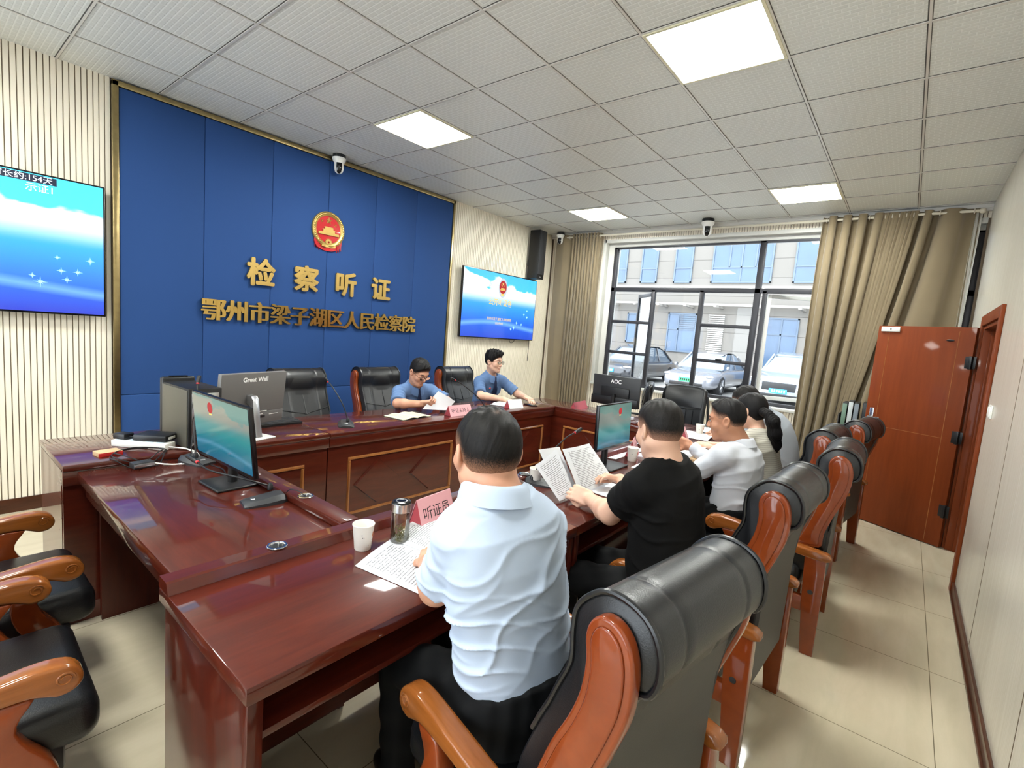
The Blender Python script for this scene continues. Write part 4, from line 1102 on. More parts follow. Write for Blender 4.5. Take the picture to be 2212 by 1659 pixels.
# office chairs behind the window side table
def office_chair(loc, rz, label):
    o = thing('office_chair', label, 'chair', loc, rz, 'office chairs at the window side table')
    P = [(-.20, .46), (-.235, .62), (-.25, .8), (-.275, .98), (-.30, 1.08), (-.325, 1.10), (-.355, 1.085), (-.35, .98), (-.325, .8), (-.30, .6), (-.28, .46)]
    PD = dense(P); secs = []
    for x in np.linspace(-.25, .25, 21):
        e = .25 - abs(x); d = .02 * max(0, 1 - e / .03) ** 2
        secs.append([(x, y - .03 * (abs(x) / .25) ** 2 * -1, z - .0 - .03 * (abs(x) / .25) ** 4 * (z > 1)) for y, z in inset(PD, d)])
    b_ = MB().loft(secs).build('backrest', 'leather', o, smooth=60)
    hp = MB().sheet(lambda u, v: ((u - .5) * .42, -.232 - .045 * v + .02 * math.sin(PI * u) * math.sin(PI * v), .86 + .20 * v), 10, 8, .02); hp.build('head_pad', 'leather', b_, smooth=60)
    s_ = MB(); s_.tube([(x, -.236 + .0, .85 - .02 * math.sin(PI * (x + .22) / .44)) for x in np.linspace(-.22, .22, 10)], .005, 6)
    for x in (-.12, -.04, .04, .12): s_.tube([(x, -.232 + .02 * (q / 3), .82 - .1 * q) for q in range(4)], .003, 6)
    s_.build('stitching', 'piping', b_)
    MB().rbox(-.255, .255, -.24, .25, .40, .49, .035, 3).build('seat_cushion', 'leather', o, smooth=60)
    for q in (-1, 1):
        MB().tube(smooth_path([(q * .25, -.30, 1.0), (q * .275, -.31, .8), (q * .28, -.29, .66), (q * .29, .1, .66), (q * .29, .18, .62), (q * .27, .1, .42)], 5), .014, 8).build('arm_frame', 'dark_grey', o)
    MB().lathe([(.03, .10), (.03, .40), (.05, .41)], 16).build('gas_column', 'black', o)
    for k_ in range(5):
        a = k_ * 2 * PI / 5 + .3; c_, n_ = math.cos(a), math.sin(a)
        lg = MB().tube([(0, 0, .11), (.28 * c_, .28 * n_, .075)], [.028, .018], 8).build('leg', 'black', o)
        MB().lathe([(.001, -.012), (.027, -.012), (.03, 0), (.027, .012), (.001, .012)], 14, Tm((.28 * c_, .28 * n_, .031), a, 0, PI / 2)).build('caster', 'black', lg)
    return o
o1 = office_chair((3.62, .05, 0), PI / 2 + .12, 'black leather office chair facing us below the window')
dup(o1, (3.62, .74, 0), PI / 2 - 1.15, 'black office chair turned sideways behind the black monitor')

# ------------------------------------------------------------------ monitors and computers
mst = [(0.0, lin('0f6f96')), (.25, lin('1a8ba3')), (.45, lin('35a7ab')), (.7, lin('7fb3ab')), (1.0, lin('79aaa2'))]
def monitor(label, loc, rz, W, H, zb, smat, tilt=0.0, frame='screen_frame', base=(.24, .20), cat='monitor'):
    o = thing('monitor', label, cat, loc, rz)
    T = Tm((0, 0, zb + H / 2), 0, -tilt) @ Tm((0, 0, -H / 2))
    MB().rbox(-W / 2, W / 2, -.045, -.022, 0, H, .006, T=T).build('casing', frame, o)
    MB().rbox(-W * .3, W * .3, -.023, .0, H * .12, H * .62, .012, T=T).build('rear_housing', 'black', o)
    if smat is not None:
        MB().box(-W / 2 + .008, W / 2 - .008, -.0462, -.0445, .018, H - .008, T).build('screen', smat, o, smooth=0)
    bw_, bd = base
    MB().rbox(-bw_ / 2, bw_ / 2, -bd * .55, bd * .45, 0, .011, .005, 3).build('base_plate', 'black', o)
    MB().tube([(0, .01, .008), (0, .012, zb + H * .4)], .021, 12).build('stand', 'black', o)
    return o, T
m_l = k_screen('monitor_left_picture', mst, 'b3b3a4', .36, .6, .32, -.3, .865 - .765, .52, .70)
lm, LT2 = monitor('monitor with teal sky picture on the left side table', (-.985, .47, DT), -PI / 2 + .04, .575, .32, .095, m_l, -.10, base=(.21, .18))
def mon_emblem(o, T, x, z, r):
    MB().lathe([(.001, .0006), (r, .0006), (r, 0)], 24, T @ Tm((x, -.0466, z)) @ RX).build('emblem_field', 'scr_red', o, smooth=0)
    MB().box(x - r * .5, x + r * .5, -.0476, -.0466, z - r * 1.3, z - r * 1.05, T).build('emblem_ribbon', 'scr_gold', o, smooth=0)
mon_emblem(lm, LT2, -.09, .262, .026)
m_n = k_screen('monitor_near_picture', mst, '9fa8a0', .28, .44, .29, -.22, .1, .5, .75)
nm, NT2 = monitor('monitor with teal sky picture on the front row table', (.915, -.485, DT), 0.0, .45, .29, .125, m_n, .03)
mon_emblem(nm, NT2, .055, .235, .022)
am, AT = monitor('black monitor seen from behind on the window side table', (2.80, .45, DT), PI / 2 - .03, .56, .315, .115, None, .03, 'dark_grey')
MB().text('AOC', .058, .002, AT @ Tm((0, -.0205, .255), PI), .0008).build('lettering', 'white_letter', am, smooth=0)
MB().rbox(-.275, .275, -.024, .012, .0, .095, .01, T=AT).build('rear_chin', 'black', am)
MB().tube(smooth_path([(-.1, 0, .16), (-.15, .02, .06), (-.2, .03, .012), (-.3, .05, .006)], 5), .004, 6).build('cable', 'black', am)
# grey all-in-one, seen from behind
g = thing('all_in_one_computer', 'grey all-in-one computer seen from behind on the head table', 'computer', (-.565, 1.19, LT_), PI + .30)
GT = Tm((0, 0, .235), 0, -.10) @ Tm((0, 0, -.165))
MB().rbox(-.235, .235, -.040, -.010, 0, .33, .004, T=GT).build('casing', 'gw_grey', g)
MB().box(-.228, .228, -.0412, -.0395, .03, .322, GT).build('screen', 'black_gloss', g, smooth=0)
MB().text('Great Wall', .040, .002, GT @ Tm((.0, -.0085, .288), PI), .0008).build('lettering', 'white_letter', g, smooth=0)
MB().rbox(-.232, .232, -.012, -.006, .0, .075, .002, T=GT).build('port_panel', 'gw_grey', g)
for a in ((-.10, .10, .077, .081), (-.07, .0, .058, .062), (-.19, -.12, .05, .054)): MB().rbox(a[0], a[1], -.008, -.0045, a[2], a[3], .001, T=GT).build('port_slot', 'white_plastic', g)
MB().rbox(-.09, -.02, -.008, -.0045, .035, .05, .001, T=GT).build('port', 'black', g)
MB().prism([(-.01, .265), (.03, .262), (.048, .24), (.062, .12), (.085, .008), (.11, .0), (.07, .0), (.04, .06), (.02, .2), (-.01, .215)], .012, .058, 'x', .005).build('stand_arm', 'silver', g, smooth=40)
MB().rbox(-.055, .125, -.08, .12, 0, .010, .004, 3).build('base_plate', 'white_plastic', g)
kb = thing('keyboard', 'black keyboard on the head table beside the grey computer', 'keyboard', (-.34, 1.46, LT_), .1)
MB().prism([(-.07, 0), (.07, 0), (.07, .028), (-.07, .014)], -.20, .20, 'x', .003).build('case', 'black', kb)
for r_ in range(5):
    MB().rbox(-.19, .19, -.058 + .025 * r_, -.038 + .025 * r_, .013 + .0026 * r_, .0215 + .0026 * r_, .002).build('key_row', 'dark_grey', kb)
# computer tower
pc = thing('computer_tower', 'tall black and grey computer tower on the left end of the head table', 'computer', (-.905, 1.235, LT_), .06)
MB().rbox(-.085, .085, -.19, .155, 0, .335, .004).build('case', 'black', pc)
MB().rbox(-.089, -.084, -.18, .15, .006, .325, .002).build('side_cover', 'pc_grey', pc)
MB().rbox(-.088, .088, .155, .195, 0, .36, .012, 3).build('front_bezel', 'black', pc)
MB().rbox(-.05, .05, .16, .185, .358, .366, .004).build('carry_grip', 'black_gloss', pc)
MB().rbox(-.07, .07, -.194, -.188, .02, .31, .002).build('rear_panel', 'steel', pc)
for z, c_ in ((.27, 'white_plastic'), (.22, 'black'), (.18, 'white_plastic'), (.12, 'dark_grey'), (.09, 'dark_grey'), (.06, 'dark_grey')): MB().rbox(-.05, .03, -.199, -.192, z - .012, z + .012, .002).build('port', c_, pc)

# ------------------------------------------------------------------ microphones
def mic(label, loc, rz, neck, red=True):
    """base at loc; neck = world points from the base to the capsule"""
    o = thing('desk_microphone', label, 'microphone', loc, rz, 'gooseneck microphones')
    b = MB(); secs = []
    for y, w_, h_ in ((-.085, .045, .012), (-.07, .054, .018), (0, .056, .027), (.05, .052, .036), (.075, .042, .034), (.088, .03, .018)):
        secs.append([(-w_, y, 0), (w_, y, 0), (w_, y, h_ * .45), (w_ * .62, y, h_), (-w_ * .62, y, h_), (-w_, y, h_ * .45)])
    b.loft(secs); b.build('base', 'dark_grey', o, smooth=25)
    MB().ball((0, -.045, .023), (.014, .009, .003)).build('talk_button', 'silver', o)
    inv = TM[o].inverted()
    P = smooth_path([inv @ Vector(p) for p in neck], 8)
    MB().lathe([(.012, .026), (.012, .045), (.006, .055)], 14, Tm((P[0].x, P[0].y, 0))).build('neck_socket', 'black', o)
    nk = MB().tube(P[:-8], .0042, 8).build('gooseneck', 'black', o)
    a, e = P[-9], P[-1]; d = (e - a)
    MB().tube([a, a + d * .12], .0075, 12).build('light_ring', 'red_ring' if red else 'black', o)
    MB().tube([a + d * .12, a + d * .25, a + d * .9, e], [.008, .0105, .0105, .005], 12).build('capsule', 'black', o)
    return o
mic('desk microphone on the head table in front of the empty chair', (.085, 1.20, LT_), -.5, [(.10, 1.20, .835), (.075, 1.24, .95), (.03, 1.31, 1.07), (.012, 1.34, 1.10), (-.006, 1.36, 1.135)])
mic('desk microphone between the two officers, its neck leaning left', (1.62, 1.20, LT_), .9, [(1.60, 1.21, .835), (1.50, 1.22, .93), (1.30, 1.225, 1.05), (1.20, 1.225, 1.095), (1.135, 1.225, 1.12)])
mic('desk microphone on the left side table, nearest the camera', (-.975, .145, DT), 1.75 + PI / 2 + 1.2, [(-.915, .22, .80), (-1.0, .27, .835), (-1.085, .42, .852), (-1.09, .56, .857), (-1.105, .66, .872)])
mic('desk microphone standing tall before the computer tower', (-.985, .90, DT), .4, [(-.985, .905, .80), (-.975, .96, .95), (-.94, 1.03, 1.11), (-.93, 1.055, 1.155), (-.915, 1.075, 1.20)])
mic('desk microphone on the front row table behind the man in light blue', (.235, -.455, DT), .5, [(.19, -.43, .80), (.24, -.45, .88), (.40, -.475, .99), (.50, -.48, 1.02), (.575, -.485, 1.04)])

# ------------------------------------------------------------------ cups, bottle, name cards
def cup(label, loc, rz=0.0, s=1.0):
    o = thing('paper_cup', label, 'paper cup', loc, rz, 'white paper cups')
    MB().lathe([(.001, .003), (.026 * s, .003), (.0275 * s, 0), (.029 * s, .002), (.0375 * s, .088 * s), (.039 * s, .09 * s), (.0395 * s, .0925 * s), (.038 * s, .0945 * s), (.0365 * s, .092 * s), (.029 * s, .012), (.001, .010)], 32, caps=False).build('body', 'cup_white', o)
    MB().lathe([(.001, .0), (.034 * s, .0)], 24, Tm((0, 0, .062 * s)), caps=False).build('water', 'tea', o)
    def on_side(a, z):                                        # a point on the cup's side
        r = (.029 + .0085 * (z / .09)) * s + .0004
        return Vector((r * math.sin(a), -r * math.cos(a), z * s))
    e = MB()
    n = 18; c = on_side(.55, .058)
    e.add([c + Vector((0, 0, 0))] + [on_side(.55 + .3 * math.cos(2 * PI * k_ / n), .058 + .0115 * math.sin(2 * PI * k_ / n)) for k_ in range(n)], [(0, 1 + k_, 1 + (k_ + 1) % n) for k_ in range(n)])
    e.build('printed_emblem', 'cup_mark', o, smooth=0)
    t = MB()
    for q, (a, z, w_) in enumerate(((.3, .036, .08), (.45, .036, .08), (.6, .036, .08), (.75, .036, .08), (.4, .024, .12), (.62, .024, .14), (-.9, .05, .06), (-.95, .06, .07), (-.75, .05, .06), (-.2, .02, .05))):
        t.add([on_side(a, z), on_side(a + w_, z), on_side(a + w_, z + .004), on_side(a, z + .004)], [(0, 1, 2, 3)])
    t.build('printed_letters', 'ink', o, smooth=0)
    return o
cup('white paper cup near the left end of the front row, beside the tea bottle', (-.915, -.495, DT), .2)
cup('white paper cup half hidden by the shoulder of the man in light blue', (.215, -.345 - .09, DT), .4, .95)
cup('white paper cup before the man in the black shirt, by a pink name card', (1.19, -.545, DT), -.4, 1.0)
cup('white paper cup at the window end of the front row, before the woman', (2.72, -.50, DT), -.6, 1.0)
def name_card(label, loc, rz, L=.20, H=.105, text=None, tsz=.05, mats=('pink', 'pink_dark')):
    o = thing('name_card', label, 'name card', loc, rz, 'pink folded name cards')
    d = .042
    def face(s_): return lambda u, v: ((u - .5) * L, s_ * (d * v + .001), H * (1 - v) + .001)
    MB().sheet(face(-1), 1, 1, .0016).build('front_leaf', mats[0], o, smooth=0)
    MB().sheet(face(1), 1, 1, .0016).build('back_leaf', mats[0], o, smooth=0)
    for s_ in (-1, 1):
        MB().add([(s_ * (L / 2 - .002), -d + .003, .002), (s_ * (L / 2 - .002), d - .003, .002), (s_ * (L / 2 - .002), 0, H - .004), (s_ * (L / 2 - .004), -d + .003, .002), (s_ * (L / 2 - .004), d - .003, .002), (s_ * (L / 2 - .004), 0, H - .004)], [(0, 1, 2), (5, 4, 3), (0, 3, 4, 1), (1, 4, 5, 2), (2, 5, 3, 0)]).build('end_leaf', mats[1], o, smooth=0)
    if text:
        tl = math.atan2(d, H)
        MB().text(text, tsz, .0006, Tm((0, -d * .5 - .0022, H * .5), 0, -tl), 0).build('lettering', 'ink', o, smooth=0)
    return o
name_card('pink name card reading 听证员 behind the tea bottle', (-.575, -.485, DT), .12, .205, .125, '听证员', .055)
name_card('pink name card before the man in the black shirt, beside a paper cup', (1.36, -.465, DT), .35, .2, .115, '听证员', .05)
name_card('pink name card reading 听证主持人 before the reading officer', (1.17, 1.125, LT_), -.05, .26, .09, '听证主持人', .043)
name_card('white fronted name card before the officer beside the television', (2.0, 1.16, LT_), -.12, .2, .085, None, .04, ('paper', 'pink_dark'))
name_card('dark pink name card standing at the corner of the window side table', (2.86, .90, DT), .15, .34, .085, None, .04, ('pink_dark', 'pink_dark'))
name_card('small pink name card before the man in the white shirt', (2.30, -.50, DT), .3, .18, .10, None, .04)

bt = thing('tea_bottle', 'glass tea bottle with steel lid and green leaves beside the pink card', 'bottle', (-.782, -.535, DT))
MB().lathe([(.001, .002), (.030, .002), (.034, .006), (.035, .02), (.035, .118), (.031, .122), (.031, .119), (.032, .114), (.032, .02), (.029, .009), (.001, .008)], 36, caps=False).build('glass_body', 'bottle_glass', bt)
MB().lathe([(.001, .0085), (.029, .0095), (.0315, .02), (.0315, .104), (.001, .104)], 30, caps=False).build('tea', 'tea', bt)
MB().lathe([(.034, .120), (.0365, .122), (.0365, .152), (.035, .154)], 36, caps=False).build('lid', 'steel', bt)
MB().lathe([(.001, .160), (.026, .1605), (.034, .158), (.0365, .153), (.034, .149), (.001, .149)], 36, caps=False).build('lid_top', 'black_gloss', bt)
MB().lathe([(.017, .1605), (.019, .1615), (.021, .1605)], 30, caps=False).build('lid_ring', 'silver', bt)
lv = MB()
for k_ in range(150):
    a = rng.uniform(0, 2 * PI); r = .029 * math.sqrt(rng.uniform(0, 1)); z = .013 + .048 * rng.uniform(0, 1) ** 1.1
    d = Vector(rng.normal(size=3)); d.z = d.z * .8; d.normalize(); L = rng.uniform(.007, .013)
    p = Vector((r * math.cos(a) * .8, r * math.sin(a) * .8, z)); q = d * L * .5
    lv.tube([p - q, p, p + q], [.0007, .0018, .0006], 5)
lf_ = lv.build('tea_leaves', 'leaf', bt); lf_['kind'] = 'stuff'

# ------------------------------------------------------------------ papers, notebooks, folders
def paper(label, corners, mat='doc_a', bulge=.0, name='paper_sheet', th=.0012, cat='papers', group=None, wave=0.0, nrm=(0, 0, 1)):
    """corners: top-left, top-right, bottom-right, bottom-left as the reader sees them"""
    tl, tr, br_, bl_ = (Vector(c) for c in corners); nv = Vector(nrm)
    def fn(u, v):
        p = (tl * (1 - u) + tr * u) * (1 - v) + (bl_ * (1 - u) + br_ * u) * v
        return p + nv * (bulge * math.sin(PI * u) + wave * math.sin(2 * PI * u + 2 * v) * .5)
    o = tag(MB().sheet(fn, 12, 10, th).build(name, mat, smooth=60), label, cat, group)
    c = (tl + tr + br_ + bl_) / 4; c.z = min(p.z for p in (tl, tr, br_, bl_))
    return origin(o, c)
Z0 = DT + .0022
paper('printed sheets lying before the man in the light blue shirt', ((-1.01, -.592, Z0), (-.79, -.50, Z0), (-.74, -.80, Z0), (-.965, -.888, Z0)), 'doc_a', .004)
paper('second page folded back beside the first before the man in light blue', ((-.80, -.515, Z0 + .003), (-.58, -.45, Z0 + .03), (-.55, -.72, Z0 + .006), (-.76, -.78, Z0 + .003)), 'doc_b', .012)
paper('right printed page held up by the man in the black shirt', ((.205, -.595, .99), (.50, -.585, .98), (.62, -.69, .775), (.235, -.70, .77)), 'doc_b', .02, wave=.012, nrm=(0, -1, .3))
paper('left printed page hanging from the hands of the man in the black shirt', ((-.035, -.60, .945), (.175, -.575, .995), (.245, -.675, .775), (.055, -.70, .775)), 'doc_a', .012, nrm=(0, -1, .3))
paper('blank rear page sticking out behind the held pages', ((.02, -.575, 1.01), (.22, -.565, .995), (.28, -.645, .80), (.10, -.655, .80)), 'paper', .008, nrm=(0, -1, .3))
paper('loose sheet lying under the left hand of the man in the black shirt', ((.36, -.60, Z0), (.60, -.62, Z0), (.58, -.86, Z0), (.34, -.82, Z0)), 'paper', .0)
paper('white sheet lying behind the monitor of the front row', ((1.10, -.40, Z0), (1.62, -.345 - .07, Z0), (1.60, -.47, Z0), (1.12, -.46, Z0)), 'paper', .002)
paper('white sheet beside the monitor base of the front row', ((1.02, -.62, Z0), (1.24, -.62, Z0), (1.20, -.84, Z0), (.98, -.82, Z0)), 'paper', .004)
paper('printed page before the hand of the man in black, by the cup', ((1.30, -.60, Z0), (1.52, -.60, Z0), (1.5, -.83, Z0), (1.28, -.83, Z0)), 'doc_a', .006)
paper('long printed page before the man in the white shirt', ((1.62, -.58, Z0 + .02), (2.12, -.53, Z0), (2.05, -.80, Z0 + .03), (1.62, -.80, Z0)), 'doc_b', .02)
paper('white sheets stacked at the window end of the front row', ((2.42, -.40, Z0), (2.80, -.36, Z0), (2.84, -.62, Z0), (2.45, -.66, Z0)), 'paper', .012)
fo = thing('document_folder', 'dark document folder with white papers at the corner by the window table', 'folder', (2.95, -.55, DT), .1)
MB().rbox(-.16, .16, -.11, .11, 0, .012, .003).build('cover', 'black', fo); MB().rbox(-.15, .15, -.10, .10, .012, .02, .001).build('paper_stack', 'paper', fo)
bx = thing('envelope', 'tan paper envelope lying before the man in the white shirt', 'envelope', (1.66, -.845, DT), .05)
MB().rbox(-.11, .11, -.045, .045, .0, .02, .002).build('body', 'tan', bx); MB().rbox(-.11, .11, .0, .044, .0201, .022, .001).build('flap', 'tan', bx)

def open_book(label, loc, rz, W=.20, H=.24, cover='black', mat='doc_note'):
    o = thing('notebook', label, 'notebook', loc, rz, 'open notebooks on the head table')
    MB().rbox(-W - .004, W + .004, -H / 2 - .004, H / 2 + .004, 0, .003, .001).build('cover', cover, o)
    for s_ in (-1, 1):
        MB().sheet(lambda u, v: (s_ * W * u, (v - .5) * H, .006 + .012 * math.sin(PI * min(1, u * 1.3)) * (1 - u * .5)), 12, 2, .004).build('page', mat, o, smooth=60)
    return o
nb = open_book('open cream notebook with a pen before the reading officer', (.715, 1.27, LT_), .12, .165, .22)
pn = tag(MB().tube([(.83, 1.20, LT_ + .0265), (.84, 1.35, LT_ + .0265)], [.003, .0045], 8).build('pen', 'black'), 'black pen lying across the open cream notebook', 'pen'); origin(pn, (.835, 1.27, LT_ + .022))
open_book('open white notebook under the hand of the officer by the television', (2.06, 1.33, LT_), .2, .14, .2, 'black', 'doc_a')
paper('white sheets held up by the reading officer', ((1.095, 1.33, .985), (1.285, 1.30, .885), (1.165, 1.27, .815), (.935, 1.345, .83)), 'paper', .015, nrm=(0, -1, 0), th=.004)
ph = thing('mobile_phone', 'black mobile phone lying right of the white name card', 'phone', (2.33, 1.19, LT_), -.3)
MB().rbox(-.038, .038, -.08, .08, 0, .009, .004).build('body', 'black', ph); MB().rbox(-.035, .035, -.076, .076, .009, .0095, .0002).build('screen', 'black_gloss', ph)

# ------------------------------------------------------------------ power strip, boxes and cables on the left
ps = thing('power_strip', 'white power strip lying on the left end of the head table', 'power strip', (-1.13, 1.225, LT_), .64)
MB().rbox(-.04, .04, -.15, .15, 0, .036, .006).build('body', 'white_plastic', ps)
for k_ in range(5): MB().rbox(-.026, .026, -.125 + .055 * k_, -.085 + .055 * k_, .0355, .0375, .001).build('socket', 'sock_blue', ps)
nx_ = thing('network_box', 'black network box lying on top of the white power strip', 'network box', (-1.075, 1.215, LT_ + .0375), .75)
MB().rbox(-.06, .06, -.085, .085, 0, .034, .006).build('body', 'black', nx_); MB().rbox(-.035, .02, -.088, -.084, .01, .024, .001).build('label', 'white_plastic', nx_)
pb = thing('plug_adapter', 'black plug adapter plugged in at the far end of the power strip', 'adapter', (-1.20, 1.325, LT_ + .0375), .5)
MB().rbox(-.03, .03, -.045, .03, 0, .03, .006).build('body', 'black', pb); MB().tube(smooth_path([(0, -.045, .015), (.01, -.09, .01), (.03, -.14, -.02), (.02, -.2, -.032)], 4), .003, 6).build('cable', 'black', pb)
rb_ = thing('card_box', 'small pink and red card box beside the power strip', 'box', (-1.30, 1.14, LT_), .15)
MB().rbox(-.05, .05, -.035, .04, 0, .022, .002).build('body', 'tan', rb_); MB().rbox(-.051, .051, -.0362, -.030, .001, .021, .001).build('red_band', 'red_mark', rb_)
ad = thing('power_adapter', 'grey power adapter on the left side table in a loop of cables', 'adapter', (-1.205, .955, DT), .15)
MB().rbox(-.045, .045, -.028, .028, 0, .03, .005).build('body', 'dark_grey', ad); MB().rbox(-.044, .044, -.0285, -.026, .008, .024, .001).build('rating_plate', 'silver', ad)
def cable(label, pts, mat, r=.003):
    c = MB().tube(smooth_path(pts, 8), r, 7).build('cable', mat); tag(c, label, 'cable', 'loose cables on the left side table')
    return origin(c, pts[0])
zc = DT + .0035; zh = LT_ + .0035
cable('white cable looping from the grey adapter over the left side table', [(-1.16, .95, zc + .012), (-1.08, .91, zc), (-.99, .93, zc), (-.945, .99 - .02, zc), (-.985, 1.04, zh + .006), (-1.06, 1.12, zh + .004), (-1.13, 1.17, zh + .004)], 'white_plastic', .0038)
cable('second white cable running beside the first to the power strip', [(-1.12, .935, zc), (-1.04, .895, zc), (-.965, .92, zc), (-.955, 1.0, zc + .03), (-1.03, 1.08, zh + .012), (-1.12, 1.16, zh + .012)], 'white_plastic', .0032)
for j, lb in enumerate(('black cable coiled round the grey adapter, outermost loop', 'black cable coiled round the grey adapter, middle loop', 'black cable coiled round the grey adapter, innermost loop')):
    pts = []
    for k_ in range(13):
        a = 2 * PI * k_ / 12 + j * .7; x = -1.19 + (.12 - .016 * j) * math.cos(a) + .012 * math.sin(3 * a + j); y = 1.06 + (.115 - .012 * j) * math.sin(a)
        pts.append((x, y, (zh + .004 + .007 * j) if y > 1.0 else (zc + .028 * max(0, (y - .96) / .04) + .008 * j)))
    cable(lb, pts, 'black', .0028)
cable('black cable from the tower down to the left monitor', [(-.95, 1.03, .98), (-.97, .99, .90), (-.985, .96, .80), (-.95, .85, zc), (-.93, .70, zc), (-.96, .58, zc + .0), (-.95, .52, zc + .02)], 'black', .0032)
cable('thin black cable from the near microphone into the ledge grommet', [(-.90, .13, zc + .004), (-.885, .105, zc + .045), (-.868, .06, zh + .012), (-.857, .03, zh)], 'black', .0022)
cable('black cable hanging under the nearest front row table', [(-.62, -.60, .58), (-.58, -.58, .40), (-.6, -.62, .2), (-.64, -.7, .08), (-.62, -.8, .02)], 'black', .005)

# corner stand with folders, bag on the chair
cs_ = thing('folder_stand', 'dark stand with upright folders in front of the gathered curtain', 'cabinet', (4.30, -1.60, 0))
MB().rbox(-.14, .14, -.20, .20, 0, .78, .01).build('cabinet', 'black', cs_)
MB().rbox(-.14, .14, .16, .17, .78, 1.0, .002).build('end_plate', 'dark_grey', cs_)
for k_, (c_, h_) in enumerate((('f_grn', .34), ('f_wht', .36), ('f_gry', .35))):
    f_ = thing('folder', ('green upright folder at the left of the corner stand', 'white upright folder in the middle of the corner stand', 'grey upright folder at the right of the corner stand')[k_], 'folder', (4.30, -1.475 - .05 * k_, .78), 0, 'folders in the corner stand')
    MB().rbox(-.12, .12, -.02, .02, 0, h_, .003).build('cover', 'black' if k_ == 2 else 'dark_grey', f_); MB().rbox(-.1225, -.1195, -.019, .019, .01, h_ - .01, .001).build('spine', c_, f_)
bk_ = thing('black_box', 'black box standing beside the folders in the corner', 'box', (4.30, -1.70, .78))
MB().rbox(-.12, .12, -.075, .075, 0, .36, .006).build('body', 'black', bk_); MB().rbox(-.1215, -.119, -.05, .05, .1, .3, .002).build('front_plate', 'dark_grey', bk_)

# ------------------------------------------------------------------ people: smooth bodies meshed from blended volumes
M['skin_a'] = None
def k_skin(name, c, c2):
    k = NT(name); f = k.noise(k.coords(), 14, 4)
    k.set(base=k.ramp(f, [(.3, lin(c)), (.7, lin(c2))]), rough=.45, spec=.4, sss=.12)
    k.b.inputs['Subsurface Radius'].default_value = (.012, .006, .003)
    return k.m
M['skin_a'] = k_skin('skin_warm', 'c08c72', 'cf9c82'); M['skin_b'] = k_skin('skin_light', 'd3a58e', 'dfb59d'); M['skin_c'] = k_skin('skin_tan', 'b07a5e', 'be8a6d')
def k_hair(name, c, c2, scalp, full=.45):
    """dark strands; where the hair is clipped short ('grow' small) the scalp shows between them"""
    k = NT(name); v = k.coords((60, 60, 12)); f = k.noise(v, 9, 4, .7)
    at = k.n('ShaderNodeAttribute', attribute_name='grow')
    st = k.noise(k.coords((1, 1, .6)), 420, 2, .6)
    g = k.math('ADD', at.outputs['Fac'], k.math('MULTIPLY', k.math('SUBTRACT', st, .5), .5))
    mr = k.n('ShaderNodeMapRange', interpolation_type='SMOOTHSTEP'); k.l(g, mr.inputs[0]); mr.inputs[1].default_value = .0; mr.inputs[2].default_value = full
    k.set(base=k.mix(mr.outputs[0], lin(scalp), k.ramp(f, [(.35, lin(c)), (.75, lin(c2))])), rough=.5, spec=.18)
    k.bump(f, .3, .002); return k.m
M['hair'] = k_hair('black_hair', '0d0c0d', '1d1b1c', 'a97f69')
M['hair_thin'] = k_hair('thinning_black_hair', '0a0909', '1e1b1a', 'a5785f', .6)
M['hair_grey'] = k_hair('greying_cropped_hair', '0d0c0c', '2a2624', 'a87f6b', .7)
M['lip'] = plain('lips', 'a85f56', .4); M['eye'] = plain('eye_white', 'e8e2da', .2); M['iris'] = plain('iris', '1a1210', .1); M['brow'] = plain('eyebrow', '1d1817', .8)
def cloth(name, c, rough=.85, stripe=None):
    k = NT(name)
    f = k.noise(k.coords(), 6, 4)
    cc = lin(c); base = k.ramp(f, [(.3, tuple(x * .96 for x in cc[:3])), (.7, tuple(min(1, x * 1.03) for x in cc[:3]))])
    if stripe:
        tc = k.n('ShaderNodeTexCoord'); sp = k.n('ShaderNodeSeparateXYZ'); k.l(tc.outputs['Object'], sp.inputs[0])
        s_ = k.math('GREATER_THAN', k.math('FRACT', k.math('MULTIPLY', sp.outputs['Z'], 70.0)), .78)
        base = k.mix(k.math('MULTIPLY', s_, .6), base, lin(stripe))
    k.set(base=base, rough=rough, spec=.2); k.bump(k.noise(k.coords(), 500, 2), .08, .001)
    return k.m
M['shirt_blue'] = cloth('pale_blue_shirt', 'b3c1d6'); M['shirt_black'] = cloth('black_tshirt', '0b0b0c'); M['shirt_white'] = cloth('white_shirt', 'c3c6ce')
M['blouse'] = cloth('ribbed_white_blouse', 'c6c2b6', .8, '8a857a'); M['shirt_grey'] = cloth('grey_shirt', 'a3aab4'); M['uniform'] = cloth('uniform_blue_shirt', '5f7aa3')
M['trousers'] = cloth('black_trousers', '090a0c', .8); M['tie'] = cloth('navy_tie', '1c2440', .6); M['shoe'] = plain('black_shoe', '0e0e10', .3)
M['belt'] = plain('black_belt', '0c0c0d', .35)

